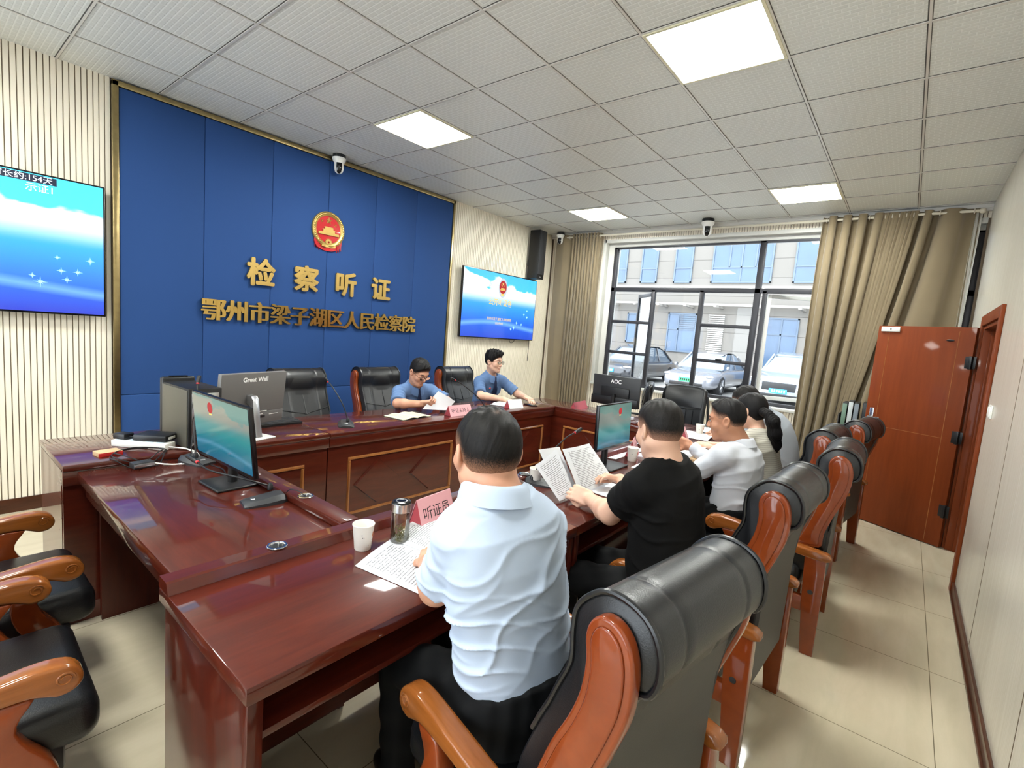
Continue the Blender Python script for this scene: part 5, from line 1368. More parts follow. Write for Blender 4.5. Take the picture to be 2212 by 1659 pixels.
def smin(a, b, k):
    h = np.clip(.5 + .5 * (b - a) / k, 0, 1)
    return b * (1 - h) + a * h - k * h * (1 - h)
def cap(P, a, b, ra, rb):
    a = np.array(a, np.float32); b = np.array(b, np.float32); ab = b - a
    t = np.clip(((P - a) @ ab) / max(float(ab @ ab), 1e-9), 0, 1)
    return np.linalg.norm(P - (a + t[..., None] * ab), axis=-1) - (ra + (rb - ra) * t)
def ell(P, c, r):
    r = np.array(r, np.float32); q = (P - np.array(c, np.float32)) / r
    k0 = np.linalg.norm(q, axis=-1); k1 = np.linalg.norm(q / r, axis=-1)
    return k0 * (k0 - 1) / np.maximum(k1, 1e-6)
def surfnet(f, lo, hi, h):
    """surface of f = 0 inside the box, one vertex per crossed cell"""
    lo = np.array(lo, np.float32); hi = np.array(hi, np.float32)
    n = np.maximum(np.ceil((hi - lo) / h).astype(int) + 1, 3)
    ax = [lo[i] + h * np.arange(n[i], dtype=np.float32) for i in range(3)]
    V = np.empty(n, np.float32)
    st = max(1, int(400000 // (n[1] * n[2])))
    for i in range(0, n[0], st):
        G = np.stack(np.meshgrid(ax[0][i:i + st], ax[1], ax[2], indexing='ij'), -1)
        V[i:i + st] = f(G.reshape(-1, 3)).reshape(G.shape[:3])
    V[0], V[-1] = np.maximum(V[0], 1e-3), np.maximum(V[-1], 1e-3)
    V[:, 0], V[:, -1] = np.maximum(V[:, 0], 1e-3), np.maximum(V[:, -1], 1e-3)
    V[:, :, 0], V[:, :, -1] = np.maximum(V[:, :, 0], 1e-3), np.maximum(V[:, :, -1], 1e-3)
    ins = V < 0; m = n - 1
    corners = [(i, j, k) for i in (0, 1) for j in (0, 1) for k in (0, 1)]
    cnt = sum(ins[i:i + m[0], j:j + m[1], k:k + m[2]].astype(np.int8) for i, j, k in corners)
    act = (cnt > 0) & (cnt < 8); idx = np.argwhere(act)
    ID = -np.ones(m, np.int32); ID[act] = np.arange(len(idx))
    acc = np.zeros((len(idx), 3), np.float32); w_ = np.zeros(len(idx), np.float32)
    cv = {c: V[idx[:, 0] + c[0], idx[:, 1] + c[1], idx[:, 2] + c[2]] for c in corners}
    for c in corners:
        for a_ in range(3):
            if c[a_] == 0:
                d = list(c); d[a_] = 1; d = tuple(d); va, vb = cv[c], cv[d]
                x = (va < 0) != (vb < 0); t = np.where(x, va / np.where(x, va - vb, 1), 0)
                p = np.tile(np.array(c, np.float32), (len(idx), 1)); p[:, a_] += t
                acc[x] += p[x]; w_[x] += 1
    verts = lo + h * (idx + acc / w_[:, None])
    F = []
    for a_ in range(3):
        b_, c_ = (a_ + 1) % 3, (a_ + 2) % 3
        s0 = [slice(1, -1)] * 3; s0[a_] = slice(0, -1)
        s1 = [slice(1, -1)] * 3; s1[a_] = slice(1, None)
        A, B = ins[tuple(s0)], ins[tuple(s1)]
        e = np.argwhere(A != B)
        if not len(e): continue
        off = np.array([1, 1, 1]); off[a_] = 0
        e = e + off; flip = ins[e[:, 0], e[:, 1], e[:, 2]]
        def cell(db, dc):
            q = e.copy(); q[:, b_] += db; q[:, c_] += dc
            return ID[q[:, 0], q[:, 1], q[:, 2]]
        q = np.stack([cell(-1, -1), cell(0, -1), cell(0, 0), cell(-1, 0)], 1)
        q[~flip] = q[~flip][:, ::-1]
        F.append(q)
    return verts, (np.concatenate(F) if F else np.zeros((0, 4), int))
def mesh_from(parts, name, mat, parent=None, loc=None, smooth=True):
    vs = np.concatenate([v for v, _ in parts]); o_ = 0; fs = []
    for v, f in parts: fs.append(f + o_); o_ += len(v)
    fs = np.concatenate(fs)
    if loc is not None: vs = vs - np.array(loc, np.float32)
    me = bpy.data.meshes.new(name)
    me.vertices.add(len(vs)); me.vertices.foreach_set('co', vs.astype(np.float32).ravel())
    me.loops.add(len(fs) * 4); me.loops.foreach_set('vertex_index', fs.astype(np.int32).ravel())
    me.polygons.add(len(fs)); me.polygons.foreach_set('loop_start', np.arange(0, len(fs) * 4, 4, dtype=np.int32))
    me.update(calc_edges=True); me.validate()
    me.polygons.foreach_set('use_smooth', np.ones(len(me.polygons), bool)); me.update()
    me.materials.append(M[mat] if isinstance(mat, str) else mat)
    o = bpy.data.objects.new(name, me); COL.objects.link(o)
    if parent is not None: o.parent = parent; TM[o] = TM[parent]
    elif loc is not None: o.location = loc; TM[o] = Matrix.Translation(Vector(loc))
    return o
def nrm(v): v = np.array(v, np.float64); return v / np.linalg.norm(v)
def frame(fwd, up=(0, 0, 1)):
    f = nrm(fwd); r = nrm(np.cross(f, up)); u = np.cross(r, f)
    return np.array([r, f, u])                    # rows: right, forward, up

# ---- head (local: x right, y forward, z up, origin midway between the ears)
def sd_head(p, ears=True, female=False):
    x, y, z = p[:, 0], p[:, 1], p[:, 2]; ax = np.abs(x); q = np.stack([ax, y, z], 1)
    d = ell(p, (0, -.012, .032), (.077, .098, .084))
    d = smin(d, ell(p, (0, .022, -.030), (.062, .070, .086)), .03)
    d = smin(d, cap(q, (.052, -.01, -.045), (.018, .062, -.092), .022, .018), .025)
    d = smin(d, ell(p, (0, .066, -.094), (.024, .020, .018)), .02)
    d = smin(d, ell(q, (.043, .055, -.022), (.026, .026, .026)), .02)
    d = smin(d, cap(q, (.012, .083, .034), (.042, .070, .034), .012, .010), .014)
    e = np.linalg.norm(q - np.array([.033, .100, .012], np.float32), axis=1) - .020
    d = -smin(-d, e, .012)
    d = smin(d, ell(q, (.032, .076, .010), (.016, .011, .010)), .004)
    d = smin(d, cap(p, (0, .086, .022), (0, .106, -.020), .007, .0115), .010)
    d = smin(d, ell(q, (.012, .094, -.024), (.009, .010, .008)), .006)
    d = smin(d, ell(p, (0, .082, -.053), (.027, .014, .008)), .006)
    d = smin(d, ell(p, (0, .081, -.064), (.023, .014, .008)), .005)
    d = np.maximum(d, -(ell(p, (0, .099, -.0585), (.024, .008, .0016))))
    if ears:
        c, s_ = math.cos(.35), math.sin(.35)
        qx, qy, qz = ax - .082, y + .012, z - .0
        u = qx * c - qy * s_ * .0 + 0; 
        el = ell(np.stack([qx + .25 * qy, qy + .15 * qz, qz], 1), (0, 0, 0), (.010, .021, .033))
        el = np.maximum(el, -ell(np.stack([qx + .25 * qy, qy + .15 * qz, qz], 1), (.010, .002, .003), (.008, .012, .021)))
        d = smin(d, el, .006)
    return d
def sd_hair(p, style):
    """hair shell over the skull; style dict: th (thickness), front, side, back hairline heights, top (extra on the crown)"""
    x, y, z = p[:, 0], p[:, 1], p[:, 2]
    sk = smin(ell(p, (0, -.012, .032), (.077, .098, .084)), ell(p, (0, .0, -.02), (.066, .078, .080)), .03)
    top = np.clip((z - .04) / .09, 0, 1)
    ph = np.arctan2(x, y)
    n = .0004 * np.sin(47 * ph + 160 * z + 4 * np.sin(50 * z + 9 * ph)) + .0010 * np.sin(230 * x + 60 * y + 5 * np.sin(40 * y)) * top + .0010 * np.sin(170 * y - 90 * x + 1) * top
    hl = hairline(p, style)
    g = np.clip((z - hl) / .045, 0, 1); g = g * g * (3 - 2 * g)
    th = .0016 + g * (style['th'] + style.get('top', .012) * top + style.get('fringe', 0) * np.clip((y - .02) / .06, 0, 1) * top)
    d = sk - th - n * style.get('rough', 1) * g
    cut = (hl + .002 * np.sin(60 * ph) - z)
    return np.maximum(d, cut * .8)
def hairline(p, style):
    """height above which hair grows, from the forehead round to the nape"""
    y = p[:, 1]
    return np.interp(y, [-.11, -.05, -.018, .006, .03, .055, .082, .12], [style['back'], style['back'] + .008, style['side'] - .006, style['side'] + .002, style['side'] + .006, style['front'] - .03, style['front'], style['front']])
def grow_attr(o, local, style):
    z = local[:, 2]; g = (z - hairline(local, style)) / style.get('fade', .05)
    if style.get('bald'):
        c = np.array(style['bald']); g = np.minimum(g, .42 + (np.linalg.norm(local - c, axis=1) / .05) ** 2)
    a = o.data.attributes.new('grow', 'FLOAT', 'POINT'); a.data.foreach_set('value', np.clip(g, 0, 1).astype(np.float32))

# ---- hand (local: wrist at origin, y along the fingers, z out of the back of the hand, thumb on +x)
def sd_hand(p, curl=(.4, .5, .3), thumb=.5, spread=.06):
    b = np.abs(p - np.array([0, .045, 0], np.float32)) - np.array([.030, .036, .006], np.float32)
    d = np.linalg.norm(np.maximum(b, 0), axis=1) + np.minimum(b.max(1), 0) - .010
    d = smin(d, cap(p, (0, -.04, 0), (0, .012, 0), .024, .022), .02)
    d = smin(d, cap(p, (.022, .015, -.006), (.030, .045, -.010), .015, .012), .012)
    for i, (bx, L, r) in enumerate(((.0305, .072, .0088), (.0105, .080, .0092), (-.0105, .075, .0088), (-.030, .060, .0078))):
        a = np.array([bx, .084 - .004 * abs(i - 1.2), .001]); ang = 0.0; fx = spread * (1.3 - i) * .5
        k_ = 1 + .06 * (i - 1.5)
        for j, (frac, c_) in enumerate(zip((.46, .31, .23), curl)):
            ang += c_ * k_; l = L * frac
            e = a + np.array([fx * l, math.cos(ang) * l, -math.sin(ang) * l])
            seg = cap(p, a, e, r * (1 - .07 * j), r * (1 - .07 * (j + 1)))
            d = smin(d, seg, .010 if j == 0 else .003); a = e
    t0 = np.array([.028, .022, -.004]); t1 = t0 + np.array([.020, .024, -.012 - .01 * thumb]); t2 = t1 + np.array([.010 - .014 * thumb, .026, -.010 * thumb]); t3 = t2 + np.array([.0 - .012 * thumb, .022, -.006])
    d = smin(d, cap(p, t0, t1, .0125, .0105), .010); d = smin(d, cap(p, t1, t2, .0105, .0095), .004); d = smin(d, cap(p, t2, t3, .0095, .0075), .003)
    return d
def hand_frame(fd, pn, left):
    """rows mapping world offsets to hand space; fd finger direction, pn palm normal"""
    y = nrm(fd); z = -nrm(np.array(pn) - y * np.dot(pn, y)); x = np.cross(y, z)
    if left: x = -x
    return np.array([x, y, z])

def torso(P, A, B, right, prof, bow=.0):
    """a body column from A (pelvis) to B (neck base); prof rows: t, half width, half depth, forward shift"""
    A = np.array(A, np.float64); B = np.array(B, np.float64); ax_ = B - A; L = np.linalg.norm(ax_); u = ax_ / L
    r = np.array(right, np.float64); r = nrm(r - u * (r @ u)); f = np.cross(u, r)
    q = (P - A.astype(np.float32)); t = (q @ u.astype(np.float32)) / L
    a = q @ r.astype(np.float32); b = q @ f.astype(np.float32)
    tt = np.clip(t, prof[0][0], prof[-1][0]); T_ = [k_[0] for k_ in prof]
    w_ = np.interp(tt, T_, [k_[1] for k_ in prof]); dp = np.interp(tt, T_, [k_[2] for k_ in prof]); sh = np.interp(tt, T_, [k_[3] for k_ in prof])
    b = b - sh - bow * np.sin(np.clip(tt, 0, 1) * PI)
    n = 2.4
    k0 = (np.abs(a / w_) ** n + np.abs(b / dp) ** n) ** (1 / n)
    d = (k0 - 1) * np.minimum(w_, dp)
    over = np.maximum(np.maximum(t - prof[-1][0], prof[0][0] - t), 0) * L
    return np.where(over > 0, np.sqrt(np.maximum(d, 0) ** 2 + over ** 2) + np.minimum(d, 0) * (over < .002), d), t, a, b
def folds(P, t, a, b, amp, seed, lean=.8):
    """pulled creases: sharp ridges running slantwise round the body, strongest low down and at the armpits"""
    z = P[:, 2]
    w1 = np.sin(8 * a + 11 * b + seed) + .5 * np.sin(19 * a - 9 * b + 1.7 * seed) + .4 * np.sin(26 * z + 13 * a + seed)
    u1 = z * 30 - lean * 17 * a + 1.3 * w1 + seed
    u2 = z * 47 + lean * 9 * a + 1.6 * np.sin(12 * a - 8 * b + seed * 2) + 2.2 * seed
    u3 = z * 19 - lean * 30 * a + 1.1 * w1 + 3 * seed
    R_ = lambda u: np.maximum(1.03 - np.sqrt(np.sin(u + .3 * np.sin(2 * u)) ** 2 + .012), 0) ** 2.2 - .2
    m = .5 + .5 * np.sin(6 * a + 9 * z + seed * 2); m2 = .5 + .5 * np.sin(11 * a - 14 * z + 4 * b + seed)
    low = np.interp(t, [0, .25, .6, .8, .95], [.7, 1.0, .75, .35, .1])
    return -amp * low * (.75 * R_(u1) * m + .6 * R_(u2) * (1 - m) * m2 + .5 * R_(u3) * m2)

def person(label, cfg):
    """build one sitting person; every joint is given in room coordinates"""
    J = {k_: np.array(v, np.float64) for k_, v in cfg['J'].items()}
    right = nrm(J['SR'] - J['SL']); spine = nrm(J['neck'] - J['pelvis']); fwd = nrm(np.cross(spine, right))
    base = (float(J['pelvis'][0]), float(J['pelvis'][1]), 0.0)
    HF = frame(cfg['hdir'], cfg.get('hup', (0, 0, 1))); hs = cfg.get('hs', 1.0); hc = J['head']
    def to_head(P): return (((P - hc.astype(np.float32)) @ HF.T.astype(np.float32)) / hs).astype(np.float32)
    def from_head(v): return hc + (np.array(v) * hs) @ HF
    nk = cfg.get('neck_r', .058)
    nb = J['neck']
    def f_head(P):
        d = sd_head(to_head(P)) * hs
        top = from_head((0, -.02, -.045)); d = smin(d, cap(P, nb - spine * .03, top, nk * 1.08, nk), .03)
        return smin(d, cap(P, nb - right * .04 - spine * .04, nb + right * .04 - spine * .04, .05, .05), .03)
    parts = [surfnet(f_head, np.minimum(hc - .17, nb - .14), np.maximum(hc + .17, nb + .14), .0042)]
    # arms and hands
    ar = cfg.get('arm_r', (.046, .040, .028))
    for S_ in 'LR':
        sh, el_, wr = J['S' + S_], J['E' + S_], J['W' + S_]
        hd = cfg['hand' + S_]; fd = np.array(hd['fd']); HM = hand_frame(fd, hd['pn'], S_ == 'L')
        def f_arm(P, sh=sh, el_=el_, wr=wr, HM=HM, hd=hd):
            d = smin(cap(P, sh, el_, ar[0], ar[1]), cap(P, el_, el_ * .75 + wr * .25, ar[1], ar[1] * 1.03), .02)
            d = smin(d, cap(P, el_ * .75 + wr * .25, wr, ar[1] * 1.03, ar[2]), .02)
            hp = ((P - wr.astype(np.float32)) @ HM.T.astype(np.float32)).astype(np.float32)
            return smin(d, sd_hand(hp, hd.get('curl', (.4, .5, .3)), hd.get('thumb', .5), hd.get('spread', .06)), .012)
        tip = wr + nrm(fd) * .19
        lo = np.minimum(np.minimum(el_, wr), np.minimum(tip, sh)) - .10; hi = np.maximum(np.maximum(el_, wr), np.maximum(tip, sh)) + .10
        parts.append(surfnet(f_arm, lo, hi, .0036 if cfg.get('fine', True) else .005))
    # trunk and legs under the clothes
    pel = J['pelvis']
    def f_core(P):
        d = torso(P, pel, nb, right, [(0, .15, .10, 0), (.5, .14, .095, 0), (.85, .15, .08, 0), (.97, .06, .05, 0)])[0]
        for S_ in 'LR':
            hp = pel + right * (.09 if S_ == 'R' else -.09)
            d = smin(d, cap(P, hp, J['K' + S_], .075, .05), .03); d = smin(d, cap(P, J['K' + S_], J['A' + S_], .05, .035), .02)
        return d
    allp = np.array([pel, nb, J['KL'], J['KR'], J['AL'], J['AR']])
    parts.append(surfnet(f_core, allp.min(0) - .2, allp.max(0) + .2, .012))
    body = mesh_from(parts, 'person', cfg['skin'], loc=base); tag(body, label, 'person', None)
    # hair
    hst = cfg['hair']
    def f_hair(P):
        d = sd_hair(to_head(P), hst) * hs
        return d
    hv, hf = surfnet(f_hair, hc - .165 * hs, hc + .175 * hs, .0034)
    ho = mesh_from([(hv, hf)], 'hair', hst.get('mat', 'hair'), body, base)
    grow_attr(ho, to_head(hv), hst)
    if 'tail' in cfg:
        tl = [np.array(t_) for t_ in cfg['tail']]; tr = cfg['tail_r']
        def f_tail(P):
            d = np.full(len(P), 9.0, np.float32)
            for a_, b_, ra, rb in zip(tl[:-1], tl[1:], tr[:-1], tr[1:]): d = smin(d, cap(P, a_, b_, ra, rb), .02)
            return d + .0022 * np.sin(P[:, 0] * 420 + P[:, 1] * 380)
        ta = np.array(tl); pt_ = mesh_from([surfnet(f_tail, ta.min(0) - .06, ta.max(0) + .06, .004)], 'ponytail', 'hair', body, base)
        pt_.data.attributes.new('grow', 'FLOAT', 'POINT').data.foreach_set('value', np.ones(len(pt_.data.vertices), np.float32))
        c_ = tl[1]; b_ = MB(); dd = Vector(nrm(tl[2] - tl[0]))
        q = dd.to_track_quat('Z', 'Y').to_matrix().to_4x4()
        b_.lathe([(.026, -.008), (.031, 0), (.026, .008)], 20, Matrix.Translation(Vector(c_)) @ q); b_.build('hair_band', 'black', body, world=True)
    # face details
    def HT(v): return Matrix.Translation(Vector(from_head(v))) @ Matrix([[HF[j][i] for j in range(3)] for i in range(3)]).to_4x4() @ Matrix.Scale(hs, 4)
    if cfg.get('face', True):
        for s_ in (-1, 1):
            ey = MB().ball((0, 0, 0), (.0125, .006, .0052), HT((s_ * .032, .0835, .009))).build('eye', 'eye', body, world=True)
            MB().ball((0, 0, 0), (.0052, .003, .005), HT((s_ * .031, .0880, .0085))).build('iris', 'iris', ey, world=True)
            MB().tube([HT((s_ * .0185, .0885, .0155)).translation, HT((s_ * .031, .0895, .0165)).translation, HT((s_ * .046, .0815, .0135)).translation], [.0014, .002, .001], 6).build('eyelid_line', 'brow', body, world=True)
            MB().tube([HT((s_ * .016, .0945, .035)).translation, HT((s_ * .033, .0915, .040)).translation, HT((s_ * .050, .078, .036)).translation], [.0028, .0034, .0015], 7).build('eyebrow', 'brow', body, world=True)
        lp = MB(); lp.ball((0, 0, 0), (.0235, .005, .0042), HT((0, .0875, -.0545))); lp.build('lip', 'lip', body, world=True)
        MB().ball((0, 0, 0), (.020, .005, .0048), HT((0, .0868, -.0635))).build('lip', 'lip', body, world=True)
    if cfg.get('glasses'):
        gl = MB().tube([HT((-.008, .106, .014)).translation, HT((0, .1085, .017)).translation, HT((.008, .106, .014)).translation], .0018, 6).build('spectacles', 'black_gloss', body, world=True)
        for s_ in (-1, 1):
            ring = []
            for k_ in range(21):
                a = 2 * PI * k_ / 20; ex = .024 * math.copysign(abs(math.cos(a)) ** .6, math.cos(a)); ez = .0165 * math.copysign(abs(math.sin(a)) ** .6, math.sin(a))
                ring.append(HT((s_ * .033 + ex, .1045 - .06 * abs(s_ * .033 + ex) * .5, .006 + ez)).translation)
            rm = MB().tube(ring, .0019, 6, caps=False).build('lens_rim', 'black_gloss', gl, world=True)
            MB().add([sum((p for p in ring[:-1]), Vector()) / 20] + ring[:-1], [(0, 1 + k_, 1 + (k_ + 1) % 20) for k_ in range(20)]).build('lens', 'lens', gl, smooth=0, world=True)
            MB().tube([HT((s_ * .056, .102, .016)).translation, HT((s_ * .081, .09, .017)).translation, HT((s_ * .086, .02, .016)).translation, HT((s_ * .086, -.015, .008)).translation], .0017, 6).build('temple', 'black_gloss', gl, world=True)
    # shirt
    pr = cfg['prof']; am = cfg.get('fold', .005); seed = cfg.get('seed', 1.0); slv = cfg.get('sleeve', .55); sr = cfg.get('slv_r', (.070, .062)); hem = cfg.get('hem', .02)
    shw = cfg.get('sh_r', .062)
    col_ = cfg.get('collar', True)
    def f_shirt(P):
        d, t, a, b = torso(P, pel, nb, right, pr, cfg.get('bow', 0))
        d = smin(d, cap(P, nb - right * .05 - spine * .045, J['SL'], .062, shw), .05); d = smin(d, cap(P, nb + right * .05 - spine * .045, J['SR'], .062, shw), .05)
        for S_ in 'LR':
            sh, el_, wr = J['S' + S_], J['E' + S_], J['W' + S_]
            if slv <= 1:
                e = sh + (el_ - sh) * slv
                s_ = cap(P, sh, e, shw, sr[1]); nn = nrm(el_ - sh)
                s_ = np.maximum(s_, (P - e.astype(np.float32)) @ nn.astype(np.float32) - .012)
                s_ = s_ + .0028 * np.sin((P @ nn.astype(np.float32)) * 95 + 9 * (P @ fwd.astype(np.float32)) * 4 + seed)
            else:
                s_ = smin(cap(P, sh, el_, shw, sr[0]), cap(P, el_, el_ + (wr - el_) * (slv - 1), sr[0], sr[1]), .02)
                nn = nrm(wr - el_); e = el_ + (wr - el_) * (slv - 1)
                s_ = np.maximum(s_, (P - e.astype(np.float32)) @ nn.astype(np.float32))
                s_ = s_ + .0045 * np.sin((P @ nn.astype(np.float32)) * 60 + 14 * P[:, 2] + seed) * np.sin((P @ nrm(el_ - sh).astype(np.float32)) * 45 + seed)
            d = smin(d, s_, .028)
        d = d + folds(P, t, a, b, am, seed)
        d = np.maximum(d, (hem - t) * np.linalg.norm(nb - pel))
        # neck opening
        q = P - nb.astype(np.float32); hgt = q @ spine.astype(np.float32); rad = np.linalg.norm(q - hgt[:, None] * spine.astype(np.float32) - (fwd * .012).astype(np.float32), axis=1)
        fr_ = q @ fwd.astype(np.float32)
        if col_:
            d = np.maximum(d, -np.maximum(rad - (nk + .004), -.02 - hgt))
        else:
            d = np.maximum(d, -np.maximum(rad - (nk + .020), -.012 - hgt - .6 * fr_))
        return d
    jj = np.array([pel, nb, J['SL'], J['SR'], J['EL'], J['ER']] + ([J['WL'], J['WR']] if slv > 1 else []))
    lo, hi = jj.min(0) - .2, jj.max(0) + .17
    lo[2] = max(lo[2], pel[2] - .14)
    shirt = mesh_from([surfnet(f_shirt, lo, hi, cfg.get('res', .006))], 'shirt', cfg['shirt'], body, base)
    if col_:
        c0 = nb + fwd * .010
        def colr(u, v):
            a = (-.5 * PI + .16) + (2 * PI - .32) * u + PI          # from one side of the throat round the back to the other
            a = PI / 2 + .14 + (2 * PI - .28) * u
            ca, sa = math.cos(a), math.sin(a); fr = max(0.0, sa)
            prof = [(-.004, -.035), (.0, -.005), (.002, .020), (.007, .030), (.014, .024), (.024, .000), (.033, -.022 - .020 * fr)]
            q = v * (len(prof) - 1); i_ = min(int(q), len(prof) - 2); t_ = q - i_
            r_ = nk + prof[i_][0] * (1 - t_) + prof[i_ + 1][0] * t_ + .004; h_ = prof[i_][1] * (1 - t_) + prof[i_ + 1][1] * t_
            r_ *= 1 + .10 * fr
            return tuple(c0 + right * (r_ * ca) + fwd * (r_ * sa) + spine * (h_ - .30 * r_ * sa * (1 if sa > 0 else .25) - .004))
        MB().sheet(colr, 40, 12, .0035).build('collar', cfg['shirt'], body, smooth=60, world=True)
    # trousers, belt, shoes
    pw, pd = cfg.get('pelvis_wd', (.19, .14))
    def f_tr(P):
        d, t, a, b = torso(P, pel - spine * .10, pel + spine * .16, right, [(0, pw * 1.0, pd, .02), (.5, pw, pd, 0), (.98, pw * .97, pd * .97, 0)])
        wz = cfg.get('waist', .08)
        d = np.maximum(d, (P - pel.astype(np.float32)) @ spine.astype(np.float32) - wz)
        for S_ in 'LR':
            hp = pel + right * (.095 if S_ == 'R' else -.095) - spine * .02
            s_ = smin(cap(P, hp, J['K' + S_], .098, .068), cap(P, J['K' + S_], J['A' + S_], .066, .052), .02)
            d = smin(d, s_, .03)
        d = d + .003 * np.sin(P[:, 0] * 47 + P[:, 1] * 33 + P[:, 2] * 61) + .002 * np.sin(P[:, 0] * 90 - P[:, 1] * 75)
        return d
    mesh_from([surfnet(f_tr, allp[[0, 2, 3, 4, 5]].min(0) - .23, allp[[0, 2, 3, 4, 5]].max(0) + .22, .009)], 'trousers', 'trousers', body, base)
    for S_ in 'LR':
        a_ = J['A' + S_]; fd = fwd * np.array([1, 1, 0]); fd = nrm(fd)
        def f_sh(P): return np.maximum(smin(cap(P, a_ + np.array([0, 0, -.03]), a_ + fd * .16 + np.array([0, 0, -.05]), .042, .034), cap(P, a_, a_ - np.array([0, 0, .04]), .05, .045), .02), .004 - P[:, 2])
        mesh_from([surfnet(f_sh, a_ - .16, a_ + .24, .008)], 'shoe', 'shoe', body, base)
    return body, dict(right=right, fwd=fwd, spine=spine, nb=nb, base=base)

# ------------------------------------------------------------------ the people in the room
SHORT = dict(th=.005, top=.012, front=.080, side=.010, back=-.052, fade=.085, mat='hair_grey')
def sit(pel, right, fw, kz=.50, reach=.42, spread=.11):
    """knees and ankles of a seated person"""
    pel = np.array(pel); r = nrm(right); f = nrm(fw); d = {}
    for S_, s_ in (('L', -1), ('R', 1)):
        k_ = pel + r * s_ * spread + f * reach; k_[2] = kz
        a_ = k_ - f * .04 + r * s_ * .01; a_[2] = .09
        d['K' + S_] = k_; d['A' + S_] = a_
    return d
PLUMP = [(-.02, .178, .132, .0), (.2, .182, .138, .01), (.45, .178, .132, .005), (.7, .186, .122, -.005), (.86, .165, .10, -.01), (.96, .085, .075, 0)]
LOOSE = [(-.10, .196, .152, .0), (.2, .188, .145, .01), (.45, .180, .134, .005), (.7, .186, .122, -.005), (.86, .165, .10, -.01), (.96, .085, .075, 0)]
SLIM = [(-.02, .150, .108, .0), (.2, .150, .110, .0), (.45, .152, .108, .0), (.7, .168, .108, -.005), (.86, .150, .088, -.01), (.96, .08, .068, 0)]

P1P = [(-.02, .163, .125, .0), (.2, .166, .132, .01), (.45, .163, .126, .005), (.7, .168, .115, -.005), (.86, .15, .098, -.01), (.96, .085, .075, 0)]

# man in the pale blue shirt, seen from behind
J = dict(pelvis=(-.875, -1.20, .585), neck=(-.975, -1.15, 1.165), head=(-.955, -1.085, 1.245), SL=(-1.045, -1.09, 1.05), SR=(-.80, -1.18, 1.035), EL=(-1.02, -.995, .855), WL=(-.87, -.80, .800), ER=(-.70, -1.02, .83), WR=(-.72, -.80, .800))
J.update(sit(J['pelvis'], (1, -.2, 0), (.05, 1, 0), .50, .40, .10))
person('man in pale blue shirt and black trousers seen from behind at the nearest table',
       dict(J=J, hdir=(.42, .90, -.10), hs=1.03, skin='skin_a', shirt='shirt_blue', neck_r=.066, prof=P1P, fold=.020, seed=2.3, sleeve=.86, slv_r=(.07, .062), sh_r=.060, hem=.10, waist=.10, pelvis_wd=(.168, .135), res=.0045, face=True,
            hair=dict(th=.005, top=.005, front=.082, side=.004, back=-.058, fade=.11, mat='hair_thin', rough=1.5, bald=(.0, -.055, .105)), arm_r=(.050, .046, .031),
            handL=dict(fd=(.75, .66, -.05), pn=(0, 0, -1), curl=(.25, .3, .2)), handR=dict(fd=(-.4, .9, -.05), pn=(0, 0, -1), curl=(.3, .3, .2))))

# man in the black T-shirt holding pages
J = dict(pelvis=(.05, -1.275, .575), neck=(-.015, -1.225, 1.13), head=(-.02, -1.185, 1.222), SL=(-.15, -1.19, 1.02), SR=(.20, -1.22, 1.01), EL=(-.085, -1.04, .85), WL=(.10, -.84, .815), ER=(.30, -1.0, .80), WR=(.50, -.80, .825))
J.update(sit(J['pelvis'], (1, 0, 0), (0, 1, 0), .50, .44, .12))
person('man in black T-shirt with short black hair holding printed pages',
       dict(J=J, hdir=(.52, .84, -.22), hs=.98, skin='skin_b', shirt='shirt_black', neck_r=.060, prof=LOOSE, fold=.009, seed=4.1, sleeve=.58, slv_r=(.07, .070), sh_r=.066, collar=False, pelvis_wd=(.160, .122), hem=-.08, waist=.05,
            hair=dict(SHORT, top=.014, th=.006), arm_r=(.048, .044, .029),
            handL=dict(fd=(-.12, .96, .16), pn=(.80, .25, -.45), curl=(.55, .6, .35), thumb=.9), handR=dict(fd=(-.60, .74, .16), pn=(-.35, .1, -.9), curl=(.45, .5, .3), thumb=.8)))

# man in the white shirt, in profile
J = dict(pelvis=(1.20, -1.25, .575), neck=(1.19, -1.215, 1.03), head=(1.145, -1.13, 1.152), SL=(1.02, -1.17, .965), SR=(1.34, -1.20, .955), EL=(1.03, -1.00, .80), WL=(1.24, -.78, .815), ER=(1.50, -.98, .80), WR=(1.95, -.80, .84))
J.update(sit(J['pelvis'], (1, 0, 0), (0, 1, 0), .50, .44, .12))
J['WR'] = np.array((1.62, -.78, .86))
for k_ in J:
    if k_ not in ('WL', 'WR'): J[k_] = np.array(J[k_], float) + np.array((.11, .025, -.02))
person('heavy man in white long sleeved shirt leaning on the table, face in profile',
       dict(J=J, hdir=(-.12, .97, -.20), hs=1.03, skin='skin_c', shirt='shirt_white', neck_r=.066, prof=PLUMP, fold=.011, seed=1.2, sleeve=1.9, slv_r=(.058, .042), sh_r=.068, pelvis_wd=(.185, .145), res=.0065,
            hair=dict(SHORT, top=.018, fringe=.010, th=.004, mat='hair', side=.016, fade=.10), arm_r=(.048, .044, .029),
            handL=dict(fd=(.6, .75, .1), pn=(.3, .2, -1), curl=(.4, .5, .3)), handR=dict(fd=(.1, .9, .2), pn=(-.9, .1, -.2), curl=(.6, .7, .4), thumb=.8)))

